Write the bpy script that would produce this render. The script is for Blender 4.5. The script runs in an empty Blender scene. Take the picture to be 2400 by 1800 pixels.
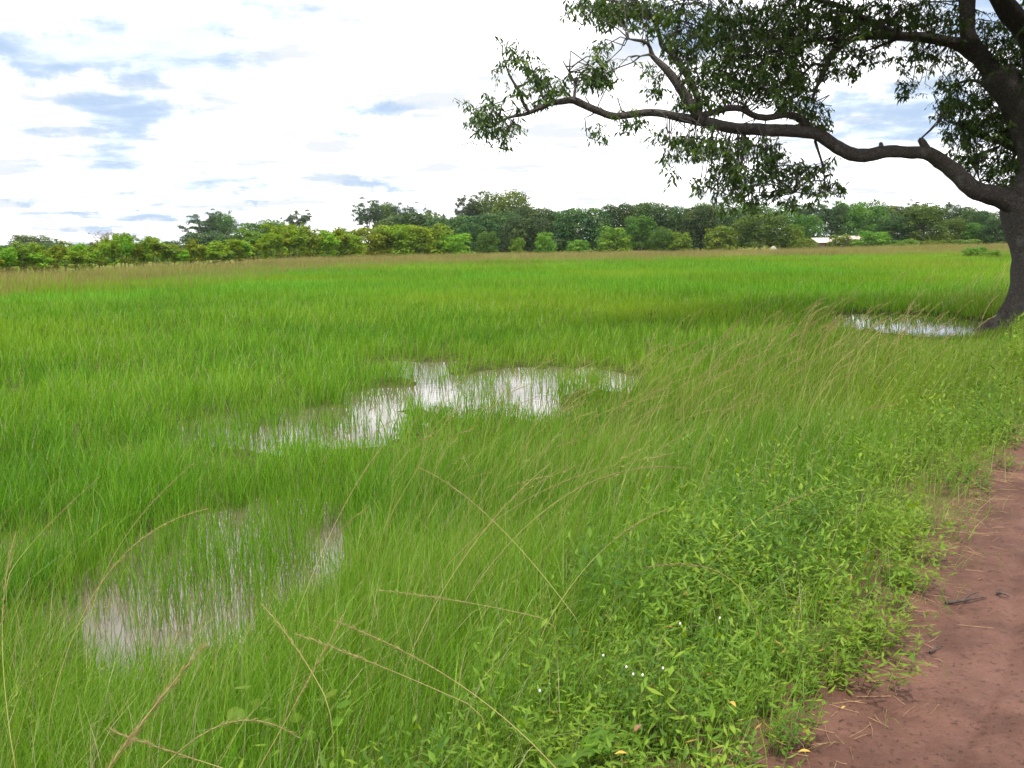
import bpy, math, random
import numpy as np
from mathutils import Vector, Matrix

rng = np.random.default_rng(7)
random.seed(7)
scene = bpy.context.scene
COL = scene.collection
R = math.radians

# ------------------------------------------------------------------ camera
W0, H0, FPX = 2400.0, 1800.0, 2333.0
EYE = Vector((0.0, 0.0, 1.6))
PITCH = math.atan((900 - 563) / FPX)
ROLL = R(0.72)
fwd = Vector((0, math.cos(PITCH), -math.sin(PITCH)))
up0 = Vector((0, math.sin(PITCH), math.cos(PITCH)))
rt0 = Vector((1, 0, 0))
rt = rt0 * math.cos(ROLL) - up0 * math.sin(ROLL)
up = up0 * math.cos(ROLL) + rt0 * math.sin(ROLL)
cam_d = bpy.data.cameras.new('camera')
cam_d.sensor_width = 36.0
cam_d.lens = 36.0 * FPX / W0
cam_d.clip_start = 0.05
cam_d.clip_end = 6000.0
cam = bpy.data.objects.new('camera', cam_d)
COL.objects.link(cam)
M = Matrix((rt, up, -fwd)).transposed().to_4x4()
M.translation = EYE
cam.matrix_world = M
scene.camera = cam

# ------------------------------------------------------------------ sky, sun, exposure
CLOUD = 20.0                        # radiance of sunlit cloud before the sky strength
SUN_EL, SUN_AZ = 75.0, 170.0         # azimuth clockwise from +Y (ahead of the camera)
world = bpy.data.worlds.new('World')
scene.world = world
world.use_nodes = True
wt = world.node_tree
for n in list(wt.nodes):
    wt.nodes.remove(n)


class NB:
    """small node builder"""
    def __init__(self, tree):
        self.t = tree

    def n(self, typ, **kw):
        nd = self.t.nodes.new(typ)
        for k, v in kw.items():
            setattr(nd, k, v)
        return nd

    def lk(self, a, b):
        self.t.links.new(a, b)

    def put(self, sock, v):
        if hasattr(v, 'is_linked') or isinstance(v, bpy.types.NodeSocket):
            self.lk(v, sock)
        elif v is not None:
            sock.default_value = v

    def m(self, op, a, b=None, c=None, clamp=False):
        nd = self.n('ShaderNodeMath', operation=op, use_clamp=clamp)
        self.put(nd.inputs[0], a)
        if b is not None:
            self.put(nd.inputs[1], b)
        if c is not None:
            self.put(nd.inputs[2], c)
        return nd.outputs[0]

    def sstep(self, v, lo, hi):
        nd = self.n('ShaderNodeMapRange', interpolation_type='SMOOTHSTEP')
        self.put(nd.inputs[0], v)
        nd.inputs[1].default_value = lo
        nd.inputs[2].default_value = hi
        return nd.outputs[0]

    def mix(self, f, a, b):
        nd = self.n('ShaderNodeMix', data_type='RGBA')
        self.put(nd.inputs[0], f)
        self.put(nd.inputs[6], a if not isinstance(a, tuple) else (*a, 1.0)[:4])
        self.put(nd.inputs[7], b if not isinstance(b, tuple) else (*b, 1.0)[:4])
        return nd.outputs[2]

    def noise(self, vec, scale, detail=4, rough=0.5, dist=0.0):
        nd = self.n('ShaderNodeTexNoise')
        if vec is not None:
            self.lk(vec, nd.inputs['Vector'])
        nd.inputs['Scale'].default_value = scale
        nd.inputs['Detail'].default_value = detail
        nd.inputs['Roughness'].default_value = rough
        nd.inputs['Distortion'].default_value = dist
        return nd.outputs[0]


def px_dir(px, py):
    return (fwd + rt * ((px - 1200) / FPX) - up * ((py - 900) / FPX)).normalized()


b = NB(wt)
tc = b.n('ShaderNodeTexCoord')
sky = b.n('ShaderNodeTexSky', sky_type='NISHITA')
sky.sun_disc = False
sky.sun_elevation = R(SUN_EL)
sky.sun_rotation = R(SUN_AZ)
sky.air_density = 1.0
sky.dust_density = 1.2
sky.ozone_density = 1.0
sep = b.n('ShaderNodeSeparateXYZ')
b.lk(tc.outputs['Generated'], sep.inputs[0])
dx, dy, dz = sep.outputs
zc = b.m('MAXIMUM', dz, 0.0)
den = b.m('ADD', zc, 0.10)
comb = b.n('ShaderNodeCombineXYZ')
b.lk(b.m('DIVIDE', dx, den), comb.inputs[0])
b.lk(b.m('DIVIDE', dy, den), comb.inputs[1])
plane = comb.outputs[0]
# angular coordinates (degrees), warped so the openings get ragged cloud edges
wn = b.n('ShaderNodeTexNoise')
b.lk(tc.outputs['Generated'], wn.inputs['Vector'])
wn.inputs['Scale'].default_value = 15.0
wn.inputs['Detail'].default_value = 5.0
wn.inputs['Roughness'].default_value = 0.64
wv = b.n('ShaderNodeVectorMath', operation='MULTIPLY_ADD')
b.lk(wn.outputs['Color'], wv.inputs[0])
wv.inputs[1].default_value = (7.5, 3.8, 0)
ae = b.n('ShaderNodeCombineXYZ')
b.lk(b.m('MULTIPLY', b.m('ARCTAN2', dx, dy), 57.29578), ae.inputs[0])
b.lk(b.m('MULTIPLY', b.m('ARCSINE', dz), 57.29578), ae.inputs[1])
b.lk(ae.outputs[0], wv.inputs[2])
# openings in the cloud deck seen in the photograph: centre px, half-size px, weight
OPEN = [(120, 112, 175, 26, .95), (400, 118, 150, 44, .9), (305, 262, 95, 42, .9), (265, 365, 75, 48, .9),
        (420, 418, 180, 16, .8), (470, 4, 260, 16, .7), (330, 510, 190, 9, .6), (870, 250, 100, 14, .62),
        (835, 312, 60, 11, .6), (890, 425, 90, 12, .62), (600, 468, 140, 9, .58),
        (1990, 255, 110, 22, .8), (2080, 318, 130, 24, .85), (2150, 250, 80, 40, .75), (1590, 70, 80, 50, .75),
        (2330, 40, 60, 50, .8), (150, 470, 150, 10, .6), (330, 555, 150, 7, .55), (60, 300, 60, 10, .5)]
acc = None
for (ox, oy, hx, hy, wgt) in OPEN:
    d = px_dir(ox, oy)
    a0 = math.degrees(math.atan2(d.x, d.y)) + 3.75
    e0 = math.degrees(math.asin(d.z)) + 1.9
    sx = math.degrees(hx / FPX) * 1.25
    sy = math.degrees(hy / FPX) * 1.25
    vm = b.n('ShaderNodeVectorMath', operation='MULTIPLY_ADD')
    b.lk(wv.outputs[0], vm.inputs[0])
    vm.inputs[1].default_value = (1 / sx, 1 / sy, 0)
    vm.inputs[2].default_value = (-a0 / sx, -e0 / sy, 0)
    ln = b.n('ShaderNodeVectorMath', operation='LENGTH')
    b.lk(vm.outputs[0], ln.inputs[0])
    g = b.m('MULTIPLY_ADD', ln.outputs['Value'], -0.60 * wgt, wgt * 1.08)
    acc = g if acc is None else b.m('MAXIMUM', acc, g)
acc = b.m('MAXIMUM', acc, 0.0)
big = b.noise(plane, 0.9, 7, 0.62, 0.0)
openf = b.sstep(b.m('MULTIPLY_ADD', big, 1.1, b.m('SUBTRACT', acc, 0.55)), 0.08, 0.70)
grey = b.sstep(b.noise(plane, 1.6, 6, 0.6), 0.42, 0.62)
opens = b.m('MULTIPLY', openf, b.m('MULTIPLY_ADD', grey, 0.22, 0.72))
cloud = b.mix(grey, (CLOUD, CLOUD, CLOUD * 1.01), (CLOUD * 0.40, CLOUD * 0.42, CLOUD * 0.44))
# thin veil over the blue in the openings
veil = b.mix(0.85, sky.outputs[0], (4.7, 6.3, 8.8))
col = b.mix(opens, cloud, veil)
bg = b.n('ShaderNodeBackground')
b.lk(col, bg.inputs['Color'])
bg.inputs['Strength'].default_value = 0.095
wo = b.n('ShaderNodeOutputWorld')
b.lk(bg.outputs[0], wo.inputs[0])

sun_d = bpy.data.lights.new('sun', 'SUN')
sun_d.energy = 5.0
sun_d.angle = R(5.0)
sun_d.color = (1.0, 0.95, 0.86)
sun = bpy.data.objects.new('sun', sun_d)
COL.objects.link(sun)
sd = Vector((math.sin(R(SUN_AZ)) * math.cos(R(SUN_EL)), math.cos(R(SUN_AZ)) * math.cos(R(SUN_EL)), math.sin(R(SUN_EL))))
sun.rotation_euler = sd.to_track_quat('Z', 'Y').to_euler()
sun.location = (0, 0, 60)

vs = scene.view_settings
vs.view_transform = 'Standard'
vs.look = 'None'
vs.exposure = 0.25
vs.gamma = 1.0
vs.use_curve_mapping = False
scene.render.engine = 'CYCLES'
cy = scene.cycles
cy.max_bounces = 4
cy.diffuse_bounces = 2
cy.glossy_bounces = 2
cy.transmission_bounces = 2
cy.transparent_max_bounces = 4
cy.volume_bounces = 0
cy.caustics_reflective = False
cy.caustics_refractive = False
cy.sample_clamp_indirect = 6.0
cy.use_adaptive_sampling = True
cy.adaptive_threshold = 0.02


# ------------------------------------------------------------------ helpers
def ray(px, py):
    return fwd + rt * ((px - 1200) / FPX) - up * ((py - 900) / FPX)


def pix(px, py, depth):
    """point at a pixel of the photograph, at a distance along the view axis"""
    return EYE + ray(px, py) * depth


def gnd(px, py, z):
    d = ray(px, py)
    return EYE + d * ((z - EYE.z) / d.z)


def proj(p):
    q = p - np.array(EYE)
    f = q @ np.array(fwd)
    return 1200 + FPX * (q @ np.array(rt)) / f, 900 - FPX * (q @ np.array(up)) / f, f


def tag(o, label=None, cat=None, group=None, kind=None):
    if label:
        o['label'] = label
    if cat:
        o['category'] = cat
    if group:
        o['group'] = group
    if kind:
        o['kind'] = kind
    return o


def mesh_np(name, V, F, mats=(), tint=None, smooth=False, extra=None):
    """V (n,3); F list of arrays (k,3)/(k,4) or python list of polygons"""
    me = bpy.data.meshes.new(name)
    V = np.asarray(V, dtype=np.float32)
    if isinstance(F, np.ndarray):
        F = [F]
    loops, starts, tot, s = [], [], [], 0
    for a in F:
        a = np.asarray(a, dtype=np.int32)
        if len(a) == 0:
            continue
        k = a.shape[1]
        loops.append(a.ravel())
        starts.append(s + np.arange(len(a)) * k)
        tot.append(np.full(len(a), k))
        s += a.size
    loops = np.concatenate(loops)
    starts = np.concatenate(starts)
    me.vertices.add(len(V))
    me.vertices.foreach_set('co', V.ravel())
    me.loops.add(len(loops))
    me.loops.foreach_set('vertex_index', loops.astype(np.int32))
    me.polygons.add(len(starts))
    me.polygons.foreach_set('loop_start', starts.astype(np.int32))
    for m_ in mats:
        me.materials.append(m_)
    if tint is not None:
        at = me.attributes.new('tint', 'FLOAT', 'POINT')
        at.data.foreach_set('value', np.asarray(tint, dtype=np.float32))
    if extra:
        for k, v in extra.items():
            at = me.attributes.new(k, 'FLOAT', 'POINT')
            at.data.foreach_set('value', np.asarray(v, dtype=np.float32))
    me.update(calc_edges=True)
    me.validate()
    if smooth:
        me.polygons.foreach_set('use_smooth', np.ones(len(me.polygons), dtype=bool))
    return me


def obj(name, me, parent=None, loc=None):
    o = bpy.data.objects.new(name, me)
    COL.objects.link(o)
    if parent is not None:
        o.parent = parent
    if loc is not None:
        o.location = loc
    return o


def empty(name, loc):
    o = bpy.data.objects.new(name, None)
    COL.objects.link(o)
    o.location = loc
    o.empty_display_size = 0.2
    return o


# ------------------------------------------------------------------ materials
def new_mat(name):
    m_ = bpy.data.materials.new(name)
    m_.use_nodes = True
    for n in list(m_.node_tree.nodes):
        m_.node_tree.nodes.remove(n)
    return m_, NB(m_.node_tree)


def foliage_mat(name, c0, c1, c2, transl=0.4, dead=None, patch=0.0, patch_col=None, patch_scale=0.2, rough=0.45, spec=0.25, objrand=0.12,
                tip=None, tip0=0.6):
    """leaf material: colour varies per leaf (attribute tint), per object and in natural patches"""
    m_, q = new_mat(name)
    at = q.n('ShaderNodeAttribute', attribute_name='tint')
    rmp = q.n('ShaderNodeValToRGB')
    e = rmp.color_ramp.elements
    e[0].position, e[0].color = 0.0, (*c0, 1)
    e[1].position, e[1].color = 1.0, (*c2, 1)
    mid = e.new(0.5)
    mid.color = (*c1, 1)
    if dead is not None:
        e[2].position = 0.93
        dd_ = e.new(1.0)
        dd_.color = (*dead, 1)
    q.lk(at.outputs['Fac'], rmp.inputs[0])
    c = rmp.outputs[0]
    if tip is not None:
        th = q.n('ShaderNodeAttribute', attribute_name='along')
        c = q.mix(q.sstep(th.outputs['Fac'], tip0, 1.0), c, tip)
    if patch_col is not None:
        g = q.n('ShaderNodeNewGeometry')
        f = q.sstep(q.noise(g.outputs['Position'], patch_scale, 4, 0.55), 0.42, 0.66)
        c = q.mix(q.m('MULTIPLY', f, patch), c, patch_col)
    oi = q.n('ShaderNodeObjectInfo')
    hsv = q.n('ShaderNodeHueSaturation')
    q.lk(q.m('MULTIPLY_ADD', oi.outputs['Random'], objrand * 0.25, 0.5 - objrand * 0.125), hsv.inputs['Hue'])
    q.lk(q.m('MULTIPLY_ADD', oi.outputs['Random'], objrand * 2.0, 1.0 - objrand), hsv.inputs['Value'])
    q.lk(c, hsv.inputs['Color'])
    c = hsv.outputs[0]
    pr = q.n('ShaderNodeBsdfPrincipled')
    q.lk(c, pr.inputs['Base Color'])
    pr.inputs['Roughness'].default_value = rough
    pr.inputs['Specular IOR Level'].default_value = spec
    tr = q.n('ShaderNodeBsdfTranslucent')
    ht = q.n('ShaderNodeHueSaturation')
    ht.inputs['Hue'].default_value = 0.485
    ht.inputs['Saturation'].default_value = 1.1
    ht.inputs['Value'].default_value = 1.25
    q.lk(c, ht.inputs['Color'])
    q.lk(ht.outputs[0], tr.inputs['Color'])
    mx = q.n('ShaderNodeMixShader')
    mx.inputs[0].default_value = transl
    q.lk(pr.outputs[0], mx.inputs[1])
    q.lk(tr.outputs[0], mx.inputs[2])
    out = q.n('ShaderNodeOutputMaterial')
    q.lk(mx.outputs[0], out.inputs[0])
    return m_


def rough_mat(name, ca, cb, scale, rough=0.9, bump=0.4, bscale=None, cc=None, spec=0.3, dist=0.02):
    m_, q = new_mat(name)
    g = q.n('ShaderNodeTexCoord')
    vec = g.outputs['Object']
    f = q.sstep(q.noise(vec, scale, 6, 0.65), 0.32, 0.68)
    c = q.mix(f, ca, cb)
    if cc is not None:
        f2 = q.sstep(q.noise(vec, scale * 0.23, 4, 0.6), 0.5, 0.66)
        c = q.mix(f2, c, cc)
    pr = q.n('ShaderNodeBsdfPrincipled')
    q.lk(c, pr.inputs['Base Color'])
    pr.inputs['Roughness'].default_value = rough
    pr.inputs['Specular IOR Level'].default_value = spec
    bp = q.n('ShaderNodeBump')
    bp.inputs['Strength'].default_value = bump
    bp.inputs['Distance'].default_value = dist
    q.lk(q.noise(vec, bscale or scale * 2.2, 6, 0.7), bp.inputs['Height'])
    q.lk(bp.outputs[0], pr.inputs['Normal'])
    out = q.n('ShaderNodeOutputMaterial')
    q.lk(pr.outputs[0], out.inputs[0])
    return m_


M_bark = rough_mat('bark_grey', (0.040, 0.034, 0.030), (0.125, 0.108, 0.096), 9.0, 0.92, 0.9, 16.0, (0.075, 0.058, 0.045), 0.2, 0.03)
def bark_material():
    m_, q = new_mat('fissured_bark')
    g = q.n('ShaderNodeTexCoord')
    vec = g.outputs['Object']
    vo = q.n('ShaderNodeTexVoronoi', feature='DISTANCE_TO_EDGE')
    mp = q.n('ShaderNodeMapping')
    mp.inputs['Scale'].default_value = (13, 13, 6)
    dn = q.n('ShaderNodeVectorMath', operation='MULTIPLY_ADD')
    nz = q.n('ShaderNodeTexNoise')
    q.lk(vec, nz.inputs['Vector'])
    nz.inputs['Scale'].default_value = 5.0
    nz.inputs['Detail'].default_value = 4.0
    q.lk(nz.outputs['Color'], dn.inputs[0])
    dn.inputs[1].default_value = (0.22, 0.22, 0.22)
    q.lk(vec, dn.inputs[2])
    q.lk(dn.outputs[0], mp.inputs['Vector'])
    q.lk(mp.outputs[0], vo.inputs['Vector'])
    crack = q.sstep(vo.outputs['Distance'], 0.0, 0.16)
    n1 = q.noise(vec, 22.0, 5, 0.7)
    n2 = q.noise(vec, 2.6, 5, 0.65)
    c = q.mix(q.sstep(n1, 0.3, 0.7), (0.085, 0.074, 0.066), (0.165, 0.146, 0.130))
    c = q.mix(q.m('MULTIPLY', q.sstep(n2, 0.53, 0.68), 0.7), c, (0.27, 0.255, 0.235))
    c = q.mix(crack, (0.040, 0.033, 0.029), c)
    pr = q.n('ShaderNodeBsdfPrincipled')
    q.lk(c, pr.inputs['Base Color'])
    pr.inputs['Roughness'].default_value = 0.92
    pr.inputs['Specular IOR Level'].default_value = 0.15
    bp = q.n('ShaderNodeBump')
    bp.inputs['Strength'].default_value = 1.0
    bp.inputs['Distance'].default_value = 0.03
    q.lk(q.m('ADD', crack, q.m('MULTIPLY', n1, 0.8)), bp.inputs['Height'])
    q.lk(bp.outputs[0], pr.inputs['Normal'])
    out = q.n('ShaderNodeOutputMaterial')
    q.lk(pr.outputs[0], out.inputs[0])
    return m_


M_bark = bark_material()
M_bark2 = rough_mat('bark_far', (0.07, 0.06, 0.05), (0.15, 0.13, 0.11), 4.0, 0.95, 0.3)
M_twiggrey = rough_mat('twig_grey', (0.20, 0.17, 0.17), (0.30, 0.26, 0.25), 4.0, 0.95, 0.2)
M_deadwood = rough_mat('dead_wood', (0.035, 0.025, 0.022), (0.10, 0.07, 0.06), 40.0, 0.8, 0.5)
M_deadleaf = rough_mat('dead_leaf', (0.13, 0.065, 0.035), (0.22, 0.12, 0.065), 60.0, 0.8, 0.3)
M_yellowleaf = rough_mat('yellow_leaf', (0.30, 0.24, 0.03), (0.40, 0.22, 0.04), 60.0, 0.6, 0.2)
M_straw = rough_mat('straw', (0.17, 0.10, 0.05), (0.30, 0.19, 0.10), 30.0, 0.8, 0.2)
M_flower = rough_mat('white_flower', (0.74, 0.74, 0.70), (0.82, 0.80, 0.76), 80.0, 0.8, 0.5)
M_stone = rough_mat('stone', (0.22, 0.20, 0.18), (0.34, 0.31, 0.28), 40.0, 0.8, 0.5)

M_grass = foliage_mat('grass', (0.048, 0.159, 0.016), (0.109, 0.277, 0.023), (0.207, 0.366, 0.048), 0.40, patch=0.55, patch_col=(0.245, 0.367, 0.036),
                      patch_scale=0.055, rough=0.45, spec=0.1, objrand=0.10, dead=(0.276, 0.286, 0.155))
M_fine = foliage_mat('fine_grass', (0.061, 0.160, 0.013), (0.138, 0.265, 0.024), (0.249, 0.360, 0.074), 0.40, patch=0.35, patch_col=(0.198, 0.300, 0.040),
                     patch_scale=0.35, rough=0.45, spec=0.1, objrand=0.10, dead=(0.387, 0.360, 0.202))
M_seedgrass = foliage_mat('seeding_grass', (0.18, 0.16, 0.055), (0.24, 0.20, 0.075), (0.30, 0.24, 0.105), 0.30, patch=0.3, patch_col=(0.20, 0.22, 0.045),
                          patch_scale=0.06, rough=0.7, spec=0.1, objrand=0.12)
M_stem = foliage_mat('stalk_stem', (0.153, 0.199, 0.029), (0.262, 0.265, 0.067), (0.355, 0.306, 0.124), 0.25, objrand=0.15, rough=0.5, spec=0.2)
M_seed = foliage_mat('stalk_seed', (0.178, 0.150, 0.060), (0.267, 0.228, 0.095), (0.356, 0.310, 0.141), 0.35, objrand=0.15, rough=0.8, spec=0.1)
M_weed = foliage_mat('weed_leaf', (0.039, 0.103, 0.011), (0.090, 0.190, 0.016), (0.180, 0.282, 0.029), 0.36, patch=0.45, patch_col=(0.165, 0.244, 0.019),
                     patch_scale=1.1, rough=0.48, spec=0.14, objrand=0.10, dead=(0.328, 0.217, 0.061))
M_broad = foliage_mat('broad_leaf', (0.058, 0.122, 0.010), (0.085, 0.160, 0.012), (0.136, 0.197, 0.018), 0.40, rough=0.5, spec=0.12)
M_crown = foliage_mat('tree_leaf', (0.028, 0.060, 0.011), (0.056, 0.104, 0.015), (0.139, 0.210, 0.029), 0.40, rough=0.42, spec=0.25, objrand=0.05)
M_mango = foliage_mat('mango_leaf', (0.018, 0.046, 0.010), (0.031, 0.071, 0.014), (0.100, 0.144, 0.029), 0.20, rough=0.5, spec=0.2, objrand=0.22)
M_green = foliage_mat('mid_leaf', (0.033, 0.079, 0.011), (0.061, 0.121, 0.014), (0.121, 0.187, 0.023), 0.25, rough=0.5, spec=0.15, objrand=0.22)
M_light = foliage_mat('light_leaf', (0.057, 0.125, 0.012), (0.099, 0.183, 0.017), (0.173, 0.251, 0.027), 0.30, rough=0.5, spec=0.15, objrand=0.2)
M_yellow = foliage_mat('sapling_leaf', (0.087, 0.161, 0.013), (0.144, 0.242, 0.017), (0.243, 0.343, 0.025), 0.32, rough=0.55, spec=0.12, objrand=0.25)
M_airy = foliage_mat('airy_leaf', (0.032, 0.059, 0.025), (0.052, 0.088, 0.036), (0.095, 0.131, 0.054), 0.26, rough=0.55, spec=0.12, objrand=0.2)

# ------------------------------------------------------------------ terrain shape
EDGE_PX = [(1896, 1800), (2003, 1666), (2095, 1555), (2138, 1434), (2160, 1362), (2212, 1270), (2282, 1205), (2312, 1159), (2360, 1100)]
_e = np.array([[gnd(x, y, 0.0).x, gnd(x, y, 0.0).y] for x, y in EDGE_PX])
_e = _e[np.argsort(_e[:, 1])]
dir_n = np.array([0.60, 0.80])
dir_f = np.array([0.56, 0.83])
pre = [_e[0] + dir_n * t for t in (-14, -7, -3, -1.5, -0.7)]
post = [_e[-1] + dir_f * t for t in (1, 3, 8, 20, 60, 200, 900)]
EDGE = np.vstack([pre, _e, post])
FIELD_Z, WATER_Z = -0.36, -0.40


def sm(t):
    t = np.clip(t, 0, 1)
    return t * t * (3 - 2 * t)


def fbm(x, y, s, seed=0, oct=4):
    """cheap value noise, vectorised"""
    out = np.zeros_like(x, dtype=float)
    amp, f, tot = 1.0, s, 0.0
    for o in range(oct):
        X, Y = x * f + 17.3 * o + seed * 7.1, y * f - 9.7 * o + seed * 3.3
        xi, yi = np.floor(X), np.floor(Y)
        fx, fy = X - xi, Y - yi
        fx, fy = fx * fx * (3 - 2 * fx), fy * fy * (3 - 2 * fy)

        def h(a, c):
            v = np.sin(a * 127.1 + c * 311.7 + seed * 53.7) * 43758.5453
            return v - np.floor(v)
        v = (h(xi, yi) * (1 - fx) + h(xi + 1, yi) * fx) * (1 - fy) + (h(xi, yi + 1) * (1 - fx) + h(xi + 1, yi + 1) * fx) * fy
        out += amp * (v - 0.5)
        tot += amp
        amp *= 0.5
        f *= 2.03
    return out / tot * 2


def road_s(x, y):
    """signed distance from the verge edge, positive on the meadow side"""
    xe = np.interp(y, EDGE[:, 1], EDGE[:, 0])
    return (xe - x) * 0.82


# puddles: pixel centre + half sizes of what shows, converted to ground ellipses
def pud(px, py, hx, hy, near=0.0):
    c = gnd(px, py, WATER_Z)
    l_, r_ = gnd(px - hx, py, WATER_Z), gnd(px + hx, py, WATER_Z)
    t_, b_ = gnd(px, py - hy, WATER_Z), gnd(px, py + hy, WATER_Z)
    y0, y1 = b_.y - near, t_.y
    return (c.x, (y0 + y1) / 2, (r_.x - l_.x) / 2, (y1 - y0) / 2)


PUDS = [pud(490, 1350, 310, 165, 0.4), pud(650, 1000, 275, 42, 0.25), pud(1190, 908, 300, 44, 0.3), pud(960, 862, 150, 16, 0.6),
        pud(2180, 762, 190, 27, 0.3), pud(120, 1500, 190, 130, 0.2), pud(70, 1300, 120, 60, 0.2)]
PDEPTH = [0.13, 0.12, 0.14, 0.10, 0.16, 0.055, 0.055]


def puddle_mask(x, y, ids=None):
    m_ = np.zeros_like(x, dtype=float)
    wob = fbm(x, y, 0.8, 3, 4) * 0.62 + fbm(x, y, 2.6, 6, 2) * 0.30
    for i_, ((cx, cy_, ax, ay), dpt) in enumerate(zip(PUDS, PDEPTH)):
        if ids is not None and i_ not in ids:
            continue
        d = np.sqrt(((x - cx) / ax) ** 2 + ((y - cy_) / ay) ** 2) + wob * (0.45 if i_ in (0, 4) else 1.0)
        m_ = np.maximum(m_, sm((1.25 - d) / 0.5) * dpt / 0.14)
    return m_


def terrain(x, y):
    s = road_s(x, y)
    z = FIELD_Z * sm((s - 0.05) / 3.0)
    far = sm((np.hypot(x, y) - 45) / 60)
    z = z + sm(s / 0.6) * (0.030 * fbm(x, y, 0.6, 1, 4)) + sm((s - 1.5) / 3) * 0.03 * fbm(x, y, 0.16, 2, 3)
    z = z - puddle_mask(x, y) * 0.15 * sm((s - 0.8) / 1.5)
    z = z + far * 0.25 * fbm(x, y, 0.02, 5, 2)
    # wet laterite track: shallow ruts and foot-worn hollows
    onr = 1 - sm((s + 0.05) / 0.25)
    z = z + onr * (0.016 * fbm(x, y, 1.6, 8, 4) + 0.009 * fbm(x, y, 6.0, 9, 3) - 0.014 * np.exp(-((s + 0.36) / 0.022) ** 2)
                   - 0.014 * np.exp(-((s + 1.35) / 0.30) ** 2))
    z = z + 0.03 * np.exp(-((s - 0.12) / 0.16) ** 2)
    return z


def tz(x, y):
    return float(terrain(np.array([float(x)]), np.array([float(y)]))[0])


# far edge of the meadow
BND_PX = [(-900, 655), (-300, 642), (0, 634), (500, 614), (800, 598), (1100, 592), (1500, 585), (1900, 578), (2400, 572), (3200, 560)]
_b = np.array([[gnd(x, y, 0.25).x, gnd(x, y, 0.25).y] for x, y in BND_PX])
_baz = np.degrees(np.arctan2(_b[:, 0], _b[:, 1]))
_bd = np.hypot(_b[:, 0], _b[:, 1])


def bnd_dist(x, y):
    return np.interp(np.degrees(np.arctan2(x, y)), _baz, _bd)


# ------------------------------------------------------------------ ground
def ground_material():
    m_, q = new_mat('ground_soil')
    g = q.n('ShaderNodeNewGeometry')
    pos = g.outputs['Position']
    at = q.n('ShaderNodeAttribute', attribute_name='road')
    af = q.n('ShaderNodeAttribute', attribute_name='dry')
    n1 = q.noise(pos, 3.0, 6, 0.65)
    n2 = q.noise(pos, 38.0, 5, 0.7)
    n3 = q.noise(pos, 0.9, 4, 0.6)
    red = q.mix(q.sstep(n1, 0.35, 0.68), (0.064, 0.027, 0.018), (0.115, 0.054, 0.038))
    red = q.mix(q.m('MULTIPLY', q.sstep(n2, 0.60, 0.74), 0.6), red, (0.032, 0.014, 0.011))
    red = q.mix(q.m('MULTIPLY', q.sstep(n3, 0.55, 0.70), 0.45), red, (0.150, 0.072, 0.052))
    mud = q.mix(q.sstep(n1, 0.35, 0.65), (0.040, 0.045, 0.018), (0.070, 0.085, 0.022))
    dry = q.mix(q.sstep(q.noise(pos, 0.12, 4, 0.6), 0.4, 0.65), (0.085, 0.12, 0.022), (0.17, 0.155, 0.048))
    c = q.mix(at.outputs['Fac'], mud, red)
    c = q.mix(af.outputs['Fac'], c, dry)
    pr = q.n('ShaderNodeBsdfPrincipled')
    q.lk(c, pr.inputs['Base Color'])
    rg = q.m('SUBTRACT', 1.0, q.m('MULTIPLY', at.outputs['Fac'], q.m('MULTIPLY_ADD', q.sstep(n3, 0.40, 0.66), 0.20, 0.34)))
    q.lk(rg, pr.inputs['Roughness'])
    q.lk(q.m('MULTIPLY', at.outputs['Fac'], 0.22), pr.inputs['Specular IOR Level'])
    bp = q.n('ShaderNodeBump')
    bp.inputs['Strength'].default_value = 0.9
    bp.inputs['Distance'].default_value = 0.016
    q.lk(q.m('ADD', q.noise(pos, 22.0, 6, 0.7), q.m('MULTIPLY', q.sstep(n2, 0.58, 0.70), 0.35)), bp.inputs['Height'])
    q.lk(bp.outputs[0], pr.inputs['Normal'])
    out = q.n('ShaderNodeOutputMaterial')
    q.lk(pr.outputs[0], out.inputs[0])
    return m_


def build_ground():
    fa = np.radians(np.linspace(-42, 42, 300))
    ba = np.radians(np.linspace(42, 318, 70)[1:-1])
    ang = np.concatenate([fa, ba])
    rad = np.concatenate([[0.3], 0.6 * 1.009 ** np.arange(0, 290), 0.6 * 1.009 ** 290 * 1.019 ** np.arange(0, 330)])
    rad = np.append(rad[rad < 2500], [3000.0])
    A, RR = np.meshgrid(ang, rad)
    X, Y = RR * np.sin(A), RR * np.cos(A)
    Z = terrain(X, Y)
    n, k = X.shape
    V = np.stack([X.ravel(), Y.ravel(), Z.ravel()], 1)
    i = np.arange(n - 1)[:, None] * k
    j = np.arange(k)[None, :]
    j2 = (j + 1) % k
    F = np.stack([(i + j).ravel(), (i + k + j).ravel(), (i + k + j2).ravel(), (i + j2).ravel()], 1)[:, ::-1]
    V = np.vstack([V, [[0, 0, tz(0, 0)]]])
    cap = np.stack([np.full(k, len(V) - 1), np.arange(k), (np.arange(k) + 1) % k], 1)[:, ::-1]
    s = road_s(V[:, 0], V[:, 1])
    wob = fbm(V[:, 0], V[:, 1], 2.2, 4, 3) * 0.25
    road = 1 - sm((s - 0.15 + wob) / 0.5)
    d = np.hypot(V[:, 0], V[:, 1])
    dry = sm((d - bnd_dist(V[:, 0], V[:, 1]) + 25) / 25)
    me = mesh_np('ground', V, [F, cap], [ground_material()], smooth=True, extra={'road': road, 'dry': dry})
    tag(obj('ground', me), 'meadow soil with a wet red laterite track along its right edge', 'ground', kind='structure')


build_ground()


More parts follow.
